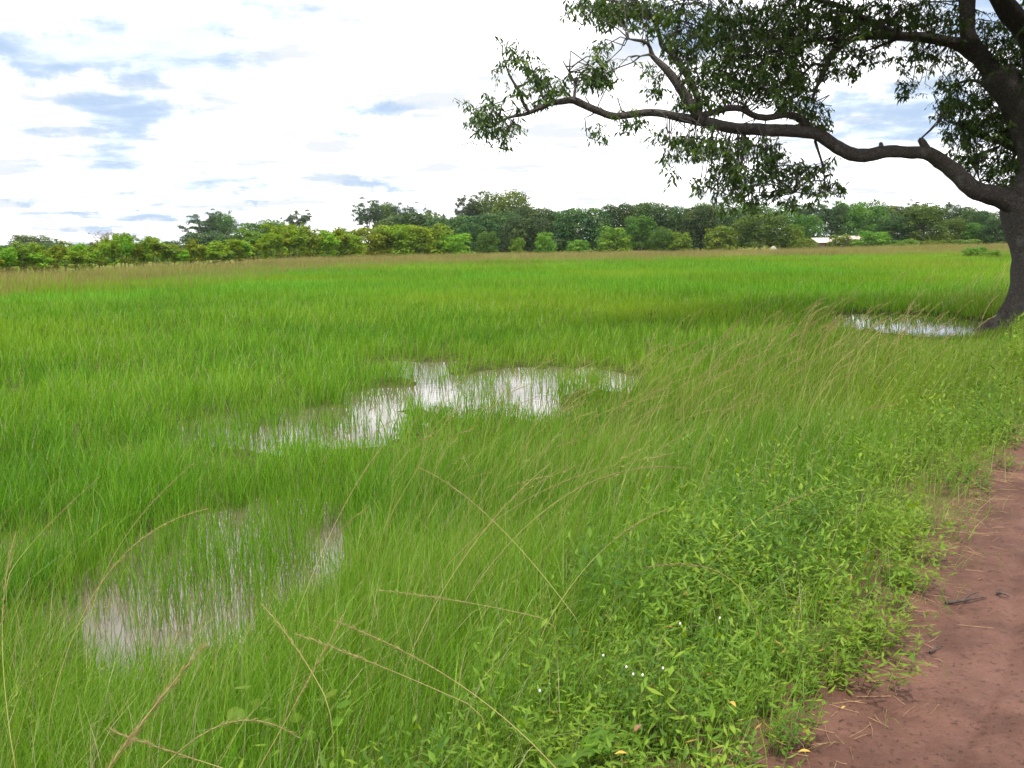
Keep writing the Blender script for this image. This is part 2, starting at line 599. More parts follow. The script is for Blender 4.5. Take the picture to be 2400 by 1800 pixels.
def water_material():
    m_, q = new_mat('muddy_water')
    g = q.n('ShaderNodeNewGeometry')
    pr = q.n('ShaderNodeBsdfPrincipled')
    pr.inputs['Base Color'].default_value = (0.085, 0.068, 0.045, 1)
    pr.inputs['Roughness'].default_value = 0.045
    pr.inputs['IOR'].default_value = 1.45
    pr.inputs['Specular IOR Level'].default_value = 0.9
    bp = q.n('ShaderNodeBump')
    bp.inputs['Strength'].default_value = 0.25
    bp.inputs['Distance'].default_value = 0.004
    q.lk(q.noise(g.outputs['Position'], 7.0, 3, 0.5), bp.inputs['Height'])
    q.lk(bp.outputs[0], pr.inputs['Normal'])
    out = q.n('ShaderNodeOutputMaterial')
    q.lk(pr.outputs[0], out.inputs[0])
    return m_


M_water = water_material()


def sheet(name, ids, label):
    """standing water: a level sheet clipped to where the ground lies below it"""
    x0, x1, y0, y1 = box_of(ids)
    oth = [i for i in range(len(PUDS)) if i not in ids]
    nx = max(8, int((x1 - x0) / 0.12))
    ny = max(8, int((y1 - y0) / 0.12))
    X, Y = np.meshgrid(np.linspace(x0, x1, nx), np.linspace(y0, y1, ny))
    ok = (terrain(X, Y) < WATER_Z + 0.02) & (puddle_mask(X, Y, ids) >= puddle_mask(X, Y, oth))
    okf = ok[:-1, :-1] | ok[1:, :-1] | ok[:-1, 1:] | ok[1:, 1:]
    ii, jj = np.nonzero(okf)
    F = np.stack([ii * nx + jj, ii * nx + jj + 1, (ii + 1) * nx + jj + 1, (ii + 1) * nx + jj], 1)
    V = np.stack([X.ravel(), Y.ravel(), np.full(X.size, WATER_Z)], 1)
    used = np.unique(F)
    mp = np.zeros(len(V), dtype=int)
    mp[used] = np.arange(len(used))
    tag(obj(name, mesh_np(name, V[used], mp[F], [M_water], smooth=True)), label, 'puddle', kind='structure')


def box_of(ids, pad=1.2):
    a = np.array([PUDS[i] for i in ids])
    return (a[:, 0] - a[:, 2] * 1.5).min() - .3, (a[:, 0] + a[:, 2] * 1.5).max() + .3, (a[:, 1] - a[:, 3] * 1.5).min() - .3, (a[:, 1] + a[:, 3] * 1.5).max() + .3


sheet('puddle', [0, 5, 6], 'grassy puddle in the left foreground reflecting white sky')
sheet('puddle', [1, 2, 3], 'long bright puddle across the middle of the meadow')
sheet('puddle', [4], 'bright puddle in front of the big tree trunk')

# ------------------------------------------------------------------ blade clumps (prototypes for scattering)


def join(parts):
    V, F4, F3, T, A, o = [], [], [], [], [], 0
    for p in parts:
        V.append(p[0])
        F4.append(p[1] + o)
        F3.append(p[2] + o)
        T.append(p[3])
        A.append(p[4])
        o += len(p[0])
    return np.concatenate(V), np.concatenate(F4), np.concatenate(F3), np.concatenate(T), np.concatenate(A)


def blades_at(x, y, z, h, w, lean=(0.05, 0.0), erect=0.25, curl=0.45, seg=3, tint=None):
    """blades rooted at given points; returns V, F4, F3, tint, along"""
    n = len(x)
    la = rng.uniform(0, 2 * np.pi, n)
    lm = erect * rng.uniform(0.2, 1.6, n)
    lx, ly = np.cos(la) * lm + lean[0], np.sin(la) * lm + lean[1]
    cu = curl * rng.uniform(0.0, 1.6, n)
    fa = rng.uniform(0, np.pi, n)
    qx, qy = np.cos(fa), np.sin(fa)
    per = 2 * seg + 1
    P = np.zeros((n, per, 3), dtype=np.float32)
    al = np.zeros((n, per), dtype=np.float32)
    for k, t in enumerate(np.linspace(0, 1, seg + 1)):
        off = t + cu * t * t
        X, Y = x + lx * h * off, y + ly * h * off
        Z = z + h * (t - 0.5 * cu * t ** 3 * (0.4 + np.hypot(lx, ly))) - 0.03 * (k == 0)
        wd = w * max(0.0, 1 - t) ** 0.6 * (0.75 + 0.5 * t) * 0.5
        if k < seg:
            P[:, 2 * k] = np.stack([X - qx * wd, Y - qy * wd, Z], 1)
            P[:, 2 * k + 1] = np.stack([X + qx * wd, Y + qy * wd, Z], 1)
            al[:, 2 * k] = al[:, 2 * k + 1] = t
        else:
            P[:, 2 * k] = np.stack([X, Y, Z], 1)
            al[:, 2 * k] = 1
    base = (np.arange(n) * per)[:, None]
    F4 = np.concatenate([base + np.array([[2 * k, 2 * k + 1, 2 * k + 3, 2 * k + 2]]) for k in range(seg - 1)]) if seg > 1 else np.zeros((0, 4), int)
    F3 = base + np.array([[2 * seg - 2, 2 * seg - 1, 2 * seg]])
    if tint is None:
        tint = rng.uniform(0, 1, n)
    return P.reshape(-1, 3), F4, F3, np.repeat(tint, per), al.ravel()


def scatter(name, protos, pts, rot, scl, idx, label, cat):
    c = bpy.data.collections.new(name + '_kinds')
    for o in protos:
        c.objects.link(o)
    me = bpy.data.meshes.new(name)
    n = len(pts)
    me.vertices.add(n)
    me.vertices.foreach_set('co', np.asarray(pts, dtype=np.float32).ravel())
    a = me.attributes.new('rot', 'FLOAT_VECTOR', 'POINT')
    a.data.foreach_set('vector', np.asarray(rot, dtype=np.float32).ravel())
    a = me.attributes.new('scl', 'FLOAT_VECTOR', 'POINT')
    a.data.foreach_set('vector', np.asarray(scl, dtype=np.float32).ravel())
    a = me.attributes.new('idx', 'INT', 'POINT')
    a.data.foreach_set('value', np.asarray(idx, dtype=np.int32))
    o = obj(name, me)
    ng = bpy.data.node_groups.new(name + '_scatter', 'GeometryNodeTree')
    ng.interface.new_socket('Geometry', in_out='INPUT', socket_type='NodeSocketGeometry')
    ng.interface.new_socket('Geometry', in_out='OUTPUT', socket_type='NodeSocketGeometry')
    q = NB(ng)
    gi, go = q.n('NodeGroupInput'), q.n('NodeGroupOutput')
    ip = q.n('GeometryNodeInstanceOnPoints')
    ci = q.n('GeometryNodeCollectionInfo')
    ci.inputs['Collection'].default_value = c
    ci.inputs['Separate Children'].default_value = True
    ci.inputs['Reset Children'].default_value = True
    q.lk(gi.outputs[0], ip.inputs['Points'])
    q.lk(ci.outputs[0], ip.inputs['Instance'])
    ip.inputs['Pick Instance'].default_value = True

    def na(nm, t):
        nd = q.n('GeometryNodeInputNamedAttribute', data_type=t)
        nd.inputs['Name'].default_value = nm
        return nd.outputs['Attribute']
    q.lk(na('idx', 'INT'), ip.inputs['Instance Index'])
    er = q.n('FunctionNodeEulerToRotation')
    q.lk(na('rot', 'FLOAT_VECTOR'), er.inputs[0])
    q.lk(er.outputs[0], ip.inputs['Rotation'])
    q.lk(na('scl', 'FLOAT_VECTOR'), ip.inputs['Scale'])
    q.lk(ip.outputs[0], go.inputs[0])
    md = o.modifiers.new('scatter', 'NODES')
    md.node_group = ng
    tag(o, label, cat, kind='stuff')
    return o


def fan_points(d0, d1, dens, half=36.0, jitter=True):
    """random points in the annular sector in front of the camera, uniform density per m2"""
    ha = R(half)
    area = ha * (d1 ** 2 - d0 ** 2)
    n = int(area * dens)
    a = rng.uniform(-ha, ha, n)
    r = np.sqrt(rng.uniform(d0 ** 2, d1 ** 2, n))
    return np.stack([r * np.sin(a), r * np.cos(a)], 1)


def place(xy, sink=0.0):
    return np.column_stack([xy, terrain(xy[:, 0], xy[:, 1]) - sink])


def rots(n, tilt=0.08, spread=np.pi):
    return np.column_stack([rng.normal(0, tilt, n), rng.normal(0, tilt, n), rng.uniform(-spread, spread, n)])


def scls(n, lo, hi, hvar=0.15):
    s = rng.uniform(lo, hi, n)
    return np.column_stack([s, s, s * rng.uniform(1 - hvar, 1 + hvar, n)])


# ---- weights of the zones -------------------------------------------------
def zone(xy):
    x, y = xy[:, 0], xy[:, 1]
    s = road_s(x, y)
    w = puddle_mask(x, y)
    return s, w


def low_margin(x, y, typ):
    """grass stays short on the wet margin in front of a pool: factor on its height"""
    th = np.arctan2(x, y)
    r = np.hypot(x, y)
    g = terrain(x, y)
    f = np.ones_like(r)
    cx_, sx2 = np.sin(th), np.cos(th)
    for i in (0, 1, 2, 4):
        px_, py_, ax, ay = PUDS[i]
        ax, ay = ax * 0.95, ay * 0.95
        # ray from the eye's foot through the point against the ellipse
        A_ = (cx_ / ax) ** 2 + (sx2 / ay) ** 2
        B_ = -2 * (cx_ * px_ / ax ** 2 + sx2 * py_ / ay ** 2)
        C_ = (px_ / ax) ** 2 + (py_ / ay) ** 2 - 1
        disc = B_ * B_ - 4 * A_ * C_
        rn = (-B_ - np.sqrt(np.maximum(disc, 0))) / (2 * A_)
        lim = EYE.z + (WATER_Z - EYE.z) * r / np.maximum(rn, 0.1) - g
        fac = np.clip(lim * (1.35 if i < 3 else 0.95) / typ, 0.62 if i < 3 else 0.34, 1.0)
        edge = sm(disc / (B_ * B_) / 0.004)
        ok = (disc > 0) & (r < rn + 0.1)
        f = np.where(ok, np.minimum(f, 1 - edge * (1 - fac)), f)
    return f


def bake(name, lists, mat, label, cat='grass'):
    V, F4, F3, T, A = join(lists)
    o = obj(name, mesh_np(name, V, [F4, F3], [mat], tint=T, extra={'along': A}))
    tag(o, label, cat, kind='stuff')
    return o


def build_grass():
    near, reeds, fine, stems, mid, verge = [], [], [], [], [], []
    # rings: r0, r1, blades per m2, width, segments
    for (r0, r1, den, wd, seg) in [(2.0, 3.6, 3600, .0046, 3), (3.6, 5.5, 2800, .0052, 3), (5.5, 9.0, 1700, .0066, 2), (9.0, 14.0, 620, .0105, 2), (14.0, 21.0, 330, .0150, 2),
                                   (21.0, 34.0, 170, .0220, 2)]:
        xy = fan_points(r0, r1, den, 38)
        x, y = xy[:, 0], xy[:, 1]
        s, w = zone(xy)
        tuft = fbm(x, y, 2.6, 41, 3)
        lo = fbm(x, y, 0.7, 12, 3)
        dn = np.clip(0.66 + 0.75 * tuft + 0.35 * lo, 0.38, 1.0)
        wet = (terrain(x, y) < WATER_Z + 0.004) & (w > 0.05)
        dn = np.where(wet, 0.0, dn)
        dn = dn * np.where(s < 4.4, np.interp(s, [0.8, 1.6, 4.4], [0.0, 0.40, 1.0]), 1.0)
        dn = np.where((w > 0.0) & ~wet, 1.0, dn)
        dn = dn * np.where((r1 < 6) & (x < -0.4), 0.62, 1.0)
        k = (rng.uniform(0, 1, len(x)) < dn) & (s > 0.9)
        x, y, s, tuft, lo = x[k], y[k], s[k], tuft[k], lo[k]
        z = terrain(x, y)
        h = rng.uniform(0.22, 0.44, len(x)) * (0.95 + 0.45 * tuft + 0.25 * fbm(x, y, 0.33, 13, 3)) * low_margin(x, y, 0.40)
        tn = np.clip(rng.beta(1.3, 1.6, len(x)) + 0.40 * fbm(x, y, 0.5, 42, 3), 0, 0.93)
        tn = np.where(rng.uniform(0, 1, len(x)) < 0.03, 1.0, tn)
        (near if r1 <= 9 else mid).append(blades_at(x, y, z, h, wd * rng.uniform(.7, 1.35, len(x)), (0.06, 0), 0.27, 0.5, seg, tn))
        # blades standing in the water
        if r0 < 27:
            xy = fan_points(r0, r1, den * 0.80, 38)
            x, y = xy[:, 0], xy[:, 1]
            s, w = zone(xy)
            pat = fbm(x, y, 1.5, 14, 3) + 0.75 * fbm(x, y, 7.5, 15, 2)
            dense = (0.92 * sm((pat + 0.28) / 0.45)) if r1 <= 9 else 0.75 * sm((pat + 0.04) / 0.4)
            left = sm((-1.2 - x) / 1.5) * (0.80 if r1 > 9 else 0.0)
            cl = dense + left * sm((pat + 0.2) / 0.5) + np.where(w < 0.5, 0.40, 0.0)
            k = (terrain(x, y) < WATER_Z + 0.006) & (s > 0.8) & (rng.uniform(0, 1, len(x)) < cl)
            x, y = x[k], y[k]
            h = rng.uniform(0.14, 0.36, len(x)) * np.where(r0 > 12, 0.55, 1.0) * (0.25 + 0.75 * low_margin(x, y, 0.36))
            reeds.append(blades_at(x, y, np.full(len(x), WATER_Z), h, wd * rng.uniform(.6, 1.1, len(x)), (0.03, 0), 0.20, 0.5, seg, rng.beta(2, 2, len(x))))
        # fine taller grass between the pools and the track
        xy = fan_points(max(1.5, r0 - 0.5 * (r0 < 3)), r1, den * 0.95, 38)
        x, y = xy[:, 0], xy[:, 1]
        s, w = zone(xy)
        c = (np.exp(-((s - 2.6) / 1.6) ** 2) + (0.46 + 0.5 * sm((np.hypot(x, y) - 6) / 4)) * sm((s - 0.02) / 0.3) * (s < 3)) * np.clip(0.75 + 0.7 * fbm(x, y, 2.2, 43, 3), 0.12, 1)
        k = (s > 0.05) & (w < 0.35) & (rng.uniform(0, 1, len(x)) < c)
        x, y, s = x[k], y[k], s[k]
        h = rng.uniform(0.22, 0.58, len(x)) * (0.55 + 0.45 * sm((s - 0.4) / 1.5)) * low_margin(x, y, 0.50)
        tn = np.clip(rng.beta(1.1, 1.7, len(x)) + 0.3 * fbm(x, y, 0.9, 44, 3), 0, 0.93)
        tn = np.where(rng.uniform(0, 1, len(x)) < 0.07, 1.0, tn)
        (fine if r1 <= 9 else verge).append(blades_at(x, y, terrain(x, y), h, wd * 0.68 * rng.uniform(.6, 1.3, len(x)), (0.15, 0), 0.28, 0.55, seg, tn))
        # bare straw-coloured flowering stems standing above it
        xy = fan_points(r0, r1, den * 0.045, 38)
        x, y = xy[:, 0], xy[:, 1]
        s, w = zone(xy)
        c = np.exp(-((s - 3.0) / 1.7) ** 2) * np.clip(0.7 + 0.9 * fbm(x, y, 1.1, 45, 3), 0.1, 1)
        k = (s > 1.0) & (w < 0.35) & (rng.uniform(0, 1, len(x)) < c)
        x, y = x[k], y[k]
        h = rng.uniform(0.50, 0.95, len(x)) * (0.35 + 0.65 * low_margin(x, y, 0.6))
        stems.append(blades_at(x, y, terrain(x, y), h, wd * 0.50 * rng.uniform(.7, 1.2, len(x)), (0.30, 0.0), 0.24, 0.45, 3, rng.uniform(0, 1, len(x))))
    bake('meadow_grass', near, M_grass, 'bright green flooded meadow grass in the foreground')
    bake('puddle_grass', reeds, M_grass, 'sparse thin grass blades standing in the puddles')
    bake('fine_grass', fine, M_fine, 'fine yellow green grass leaning right beside the track')
    bake('meadow_grass', mid, M_grass, 'green meadow grass around and behind the middle puddles')
    bake('fine_grass', verge, M_fine, 'taller yellow green grass along the verge towards the big tree')
    bake('straw_stems', stems, M_stem, 'thin straw coloured stems leaning right above the verge grass')
    # far meadow: level square swards, laid edge to edge
    TS = 5.0

    def sward(name, cnt, den, h, wd, mat, erect=0.22, lean=(0.05, 0), seg=2):
        out = []
        for i in range(cnt):
            n = int(TS * TS * den)
            x, y = rng.uniform(-TS / 2, TS / 2, (2, n))
            hh = rng.uniform(h[0], h[1], n) * (1 + 0.25 * fbm(x, y, 0.8, 50 + i, 2))
            V, F4, F3, T, A = blades_at(x, y, np.zeros(n), hh, wd * rng.uniform(.7, 1.3, n), lean, erect, 0.4, seg, rng.beta(2, 2, n))
            out.append(bpy.data.objects.new(f'{name}_{i:02d}', mesh_np(name, V, [F4, F3], [mat], tint=T, extra={'along': A})))
        return out
    K = sward('sward_a', 5, 75, (0.30, 0.48), 0.026, M_grass) + sward('sward_b', 5, 34, (0.32, 0.50), 0.042, M_grass) + sward('sward_c', 4, 17, (0.34, 0.54), 0.075, M_grass)
    SD = (sward('seed_a', 3, 5, (0.55, 0.85), 0.014, M_seedgrass, 0.2, (0.12, 0)) + sward('seed_b', 3, 14, (0.55, 0.85), 0.020, M_seedgrass, 0.2, (0.12, 0))
          + sward('seed_c', 3, 16, (0.55, 0.88), 0.034, M_seedgrass, 0.2, (0.12, 0)))
    gx, gy = np.meshgrid(np.arange(-110, 115, TS), np.arange(0, 170, TS))
    xy = np.column_stack([gx.ravel(), gy.ravel()])
    d = np.hypot(xy[:, 0], xy[:, 1])
    azd = np.abs(np.degrees(np.arctan2(xy[:, 0], xy[:, 1])))
    bd = bnd_dist(xy[:, 0], xy[:, 1])
    s, w = zone(xy)
    ok = (d > 32.0) & (d < bd + 3) & (azd < 38) & (s > 3.5)
    p, d, bd = xy[ok], d[ok], bd[ok]
    n = len(p)
    idx = np.where(d < 58, rng.integers(0, 5, n), np.where(d < 100, rng.integers(5, 10, n), rng.integers(10, 14, n)))
    rot = np.column_stack([np.zeros(n), np.zeros(n), rng.integers(0, 4, n) * np.pi / 2])
    scatter('meadow_grass', K, place(p), rot, np.column_stack([np.ones(n), np.ones(n), rng.uniform(0.92, 1.08, n)]), idx,
            'even bright green grass of the far meadow', 'grass')
    rim = sm((d / bd - 0.50) / 0.40) * (1.0 + 0.5 * fbm(p[:, 0], p[:, 1], 0.045, 21, 3)) + 0.25 * fbm(p[:, 0], p[:, 1], 0.06, 22, 3)
    k = rim > 0.12
    pr, rr, dd = p[k], rim[k], d[k]
    m = len(pr)
    idx = np.where(rr < 0.42, rng.integers(0, 3, m), np.where((rr < 0.72) & (dd < 75), rng.integers(3, 6, m), rng.integers(6, 9, m)))
    scatter('seeding_grass', SD, place(pr), np.column_stack([np.zeros(m), np.zeros(m), rng.normal(0, .3, m)]), np.ones((m, 3)), idx,
            'brownish haze of seeding grass along the far rim of the meadow', 'grass')


build_grass()


# ------------------------------------------------------------------ roadside weeds
def leaf_mesh_parts(L, Wd, base, d, side, fold=0.25, droop=0.2):
    """one lanceolate leaf as 6 verts / 4 tris. base, d (direction), side numpy vectors"""
    d = d / np.linalg.norm(d)
    side = side - d * (side @ d)
    side = side / np.linalg.norm(side)
    nrm = np.cross(side, d)
    c0 = base
    c1 = base + d * L * 0.45 + nrm * 0.02 * L
    c2 = base + d * L - np.array([0, 0, 1]) * droop * L
    l1 = c1 + side * Wd * 0.5 + nrm * fold * Wd
    r1 = c1 - side * Wd * 0.5 + nrm * fold * Wd
    return [c0, c1, c2, l1, r1], [(0, 4, 1), (0, 1, 3), (1, 4, 2), (1, 2, 3)]


def weed_proto(i, h=(0.08, 0.30), stems=7, leafL=(0.032, 0.064), spread=0.10):
    V, F, T = [], [], []
    for s_ in range(stems):
        a = rng.uniform(0, 2 * np.pi)
        r = spread * math.sqrt(rng.uniform())
        bx = np.array([r * math.cos(a), r * math.sin(a), -0.02])
        hh = rng.uniform(*h)
        ln = np.array([math.cos(a) * 0.5 * rng.uniform(0, 1.3) + 0.1, math.sin(a) * 0.5 * rng.uniform(0, 1.3), 1.0])
        ln /= np.linalg.norm(ln)
        tip = bx + ln * hh
        # stem as a thin 3-sided spike
        o = len(V)
        for q in range(3):
            V.append(bx + 0.0016 * np.array([math.cos(q * 2.09), math.sin(q * 2.09), 0]))
            T.append(0.45)
        V.append(tip)
        T.append(0.6)
        F += [(o, o + 1, o + 3), (o + 1, o + 2, o + 3), (o + 2, o, o + 3)]
        nl = rng.integers(7, 12)
        tv = rng.uniform(0.1, 0.9)
        for k in range(nl):
            t = 0.18 + 0.82 * (k + 0.5) / nl
            la = k * 2.4 + rng.uniform(-0.4, 0.4)
            upw = rng.uniform(0.15, 0.75) + 0.5 * (t > 0.85)
            d = np.array([math.cos(la), math.sin(la), upw])
            L = rng.uniform(*leafL) * (1.1 - 0.35 * t)
            vv, ff = leaf_mesh_parts(L, L * rng.uniform(0.20, 0.34), bx + ln * hh * t, d, np.array([-math.sin(la), math.cos(la), 0.0]),
                                     droop=rng.uniform(0, 0.35))
            o = len(V)
            V += vv
            F += [tuple(q + o for q in f) for f in ff]
            T += [(min(1, max(0, tv + rng.uniform(-0.25, 0.25))) if rng.uniform() > 0.016 else 1.3)] * 5
    return bpy.data.objects.new(f'weed_{i:02d}', mesh_np('weed', np.array(V), np.array(F), [M_weed], tint=T))


def bake_meshes(name, protos, pts, rot, scl, idx, mats, label, cat):
    """copies of small plants written into one mesh"""
    Vs, Fs, Ts, o = [], [], [], 0
    for i, po in enumerate(protos):
        me = po.data
        nv = len(me.vertices)
        v0 = np.empty(nv * 3, dtype=np.float32)
        me.vertices.foreach_get('co', v0)
        v0 = v0.reshape(-1, 3)
        nl = len(me.loops)
        f0 = np.empty(nl, dtype=np.int32)
        me.loops.foreach_get('vertex_index', f0)
        f0 = f0.reshape(-1, 3)
        t0 = np.empty(nv, dtype=np.float32)
        me.attributes['tint'].data.foreach_get('value', t0)
        k = np.nonzero(idx == i)[0]
        if not len(k):
            continue
        c, s_ = np.cos(rot[k, 2]), np.sin(rot[k, 2])
        v = v0[None] * scl[k][:, None, :]
        v = np.stack([v[..., 0] + v[..., 2] * rot[k, 1][:, None], v[..., 1] + v[..., 2] * rot[k, 0][:, None], v[..., 2]], -1)
        v = np.stack([v[..., 0] * c[:, None] - v[..., 1] * s_[:, None], v[..., 0] * s_[:, None] + v[..., 1] * c[:, None], v[..., 2]], -1)
        v = v + pts[k][:, None, :]
        Vs.append(v.reshape(-1, 3))
        Fs.append((f0[None] + (np.arange(len(k)) * nv)[:, None, None] + o).reshape(-1, 3))
        Ts.append(np.where(t0[None] > 1.2, 1.0, np.clip(t0[None] * 0.92 + rng.normal(0, 0.24, len(k))[:, None], 0, 0.93)).ravel())
        o += len(k) * nv
    tag(obj(name, mesh_np(name, np.concatenate(Vs), np.concatenate(Fs), mats, tint=np.concatenate(Ts))), label, cat, kind='stuff')


def build_weeds():
    pr = [weed_proto(i) for i in range(6)] + [weed_proto(6 + i, (0.16, 0.34), 8, (0.045, 0.085), 0.13) for i in range(3)] + [weed_proto(9 + i, (0.10, 0.22), 10, (0.014, 0.028), 0.09) for i in range(2)]
    xy = np.vstack([fan_points(1.5, 6, 66, 40), fan_points(6, 16, 30, 40)])
    s, w = zone(xy)
    c = 1.25 * sm((s - 0.02 + 0.16 * fbm(xy[:, 0], xy[:, 1], 1.3, 31)) / 0.10) * np.maximum(np.clip(1.15 - s / 1.9 + 0.9 * fbm(xy[:, 0], xy[:, 1], 0.7, 32), 0.03, 1), 0.85 * (s < 0.9))
    c *= np.clip(0.95 + 0.9 * fbm(xy[:, 0], xy[:, 1], 2.4, 35, 2), 0.35, 1)
    dw = np.hypot(xy[:, 0], xy[:, 1])
    c *= np.interp(dw, [6.5, 11], [1.0, 0.22])
    keep = (s > -0.05) & (s < 3.0) & (w < 0.3) & (rng.uniform(0, 1, len(xy)) < c)
    p = xy[keep]
    ss = road_s(p[:, 0], p[:, 1])
    dd = np.hypot(p[:, 0], p[:, 1])
    S = scls(len(p), 0.8, 1.25) * ((0.90 + 0.15 * sm(ss / 0.7)) * np.interp(dd, [5, 10], [1.0, 1.35]))[:, None]
    kind_ = np.clip(((fbm(p[:, 0], p[:, 1], 0.9, 36, 2) + 0.75) / 1.5 * len(pr) + rng.normal(0, 1.8, len(p))).astype(int), 0, len(pr) - 1)
    bake_meshes('weeds', pr, place(p), rots(len(p), 0.15), S, kind_, [M_weed],
                'leafy green weeds covering the bank beside the red track', 'weeds')
    # short creeping grass hanging over the verge edge
    xy = fan_points(1.6, 13, 900, 40)
    s, w = zone(xy)
    x, y = xy[:, 0], xy[:, 1]
    c = np.exp(-((s - 0.16 + 0.15 * fbm(x, y, 1.8, 33)) / 0.20) ** 2) * np.clip(0.35 + 0.9 * fbm(x, y, 2.1, 34), 0, 1)
    k = rng.uniform(0, 1, len(xy)) < c
    x, y = x[k], y[k]
    bake('edge_grass', [blades_at(x, y, terrain(x, y), rng.uniform(0.06, 0.20, len(x)), np.full(len(x), .003), (0.22, -0.08), 0.7, 0.9, 3)], M_fine,
         'short creeping grass along the ragged edge of the track')


build_weeds()


# ------------------------------------------------------------------ tubes
def tube(pts, radii, sides=8, lump=0.0, seed=0, cap=True):
    """tapered tube through points; returns V,F"""
    P = np.array([np.array(p) for p in pts], dtype=float)
    n = len(P)
    Tn = np.gradient(P, axis=0)
    Tn /= np.linalg.norm(Tn, axis=1)[:, None] + 1e-9
    ref = np.array([0.0, 0.0, 1.0]) if abs(Tn[0, 2]) < 0.9 else np.array([1.0, 0.0, 0.0])
    u = np.cross(Tn[0], ref)
    u /= np.linalg.norm(u)
    V = []
    rr = random.Random(seed)
    ph = [rr.uniform(0, 6.28) for _ in range(6)]
    for i in range(n):
        u = u - Tn[i] * (u @ Tn[i])
        u /= np.linalg.norm(u)
        v = np.cross(Tn[i], u)
        for k in range(sides):
            a = 2 * math.pi * k / sides
            r = radii[i] * (1 + lump * (math.sin(2 * a + ph[0] + i * 0.35) * 0.5 + math.sin(3 * a + ph[1] - i * 0.5) * 0.4
                                         + math.sin(i * 0.9 + ph[2] + a) * 0.6 + math.sin(i * 2.1 + ph[3] - 2 * a) * 0.35))
            V.append(P[i] + (u * math.cos(a) + v * math.sin(a)) * r)
    F = []
    for i in range(n - 1):
        for k in range(sides):
            F.append((i * sides + k, i * sides + (k + 1) % sides, (i + 1) * sides + (k + 1) % sides, (i + 1) * sides + k))
    V = np.array(V)
    F = np.array(F)
    F3 = np.zeros((0, 3), int)
    if cap:
        V = np.vstack([V, P[-1] + Tn[-1] * radii[-1] * 0.6])
        t = len(V) - 1
        o = (n - 1) * sides
        F3 = np.array([(o + k, o + (k + 1) % sides, t) for k in range(sides)])
    return V, F, F3


def spline(pts, rad, step):
    """catmull-rom resample of points (Vectors) and radii"""
    P = [np.array(p, dtype=float) for p in pts]
    Q, Rr = [], []
    n = len(P)
    for i in range(n - 1):
        p0, p1, p2, p3 = P[max(i - 1, 0)], P[i], P[i + 1], P[min(i + 2, n - 1)]
        k = max(1, int(np.linalg.norm(p2 - p1) / step))
        for j in range(k):
            t = j / k
            Q.append(0.5 * ((2 * p1) + (-p0 + p2) * t + (2 * p0 - 5 * p1 + 4 * p2 - p3) * t * t + (-p0 + 3 * p1 - 3 * p2 + p3) * t ** 3))
            Rr.append(rad[i] * (1 - t) + rad[i + 1] * t)
    Q.append(P[-1])
    Rr.append(rad[-1])
    return Q, Rr


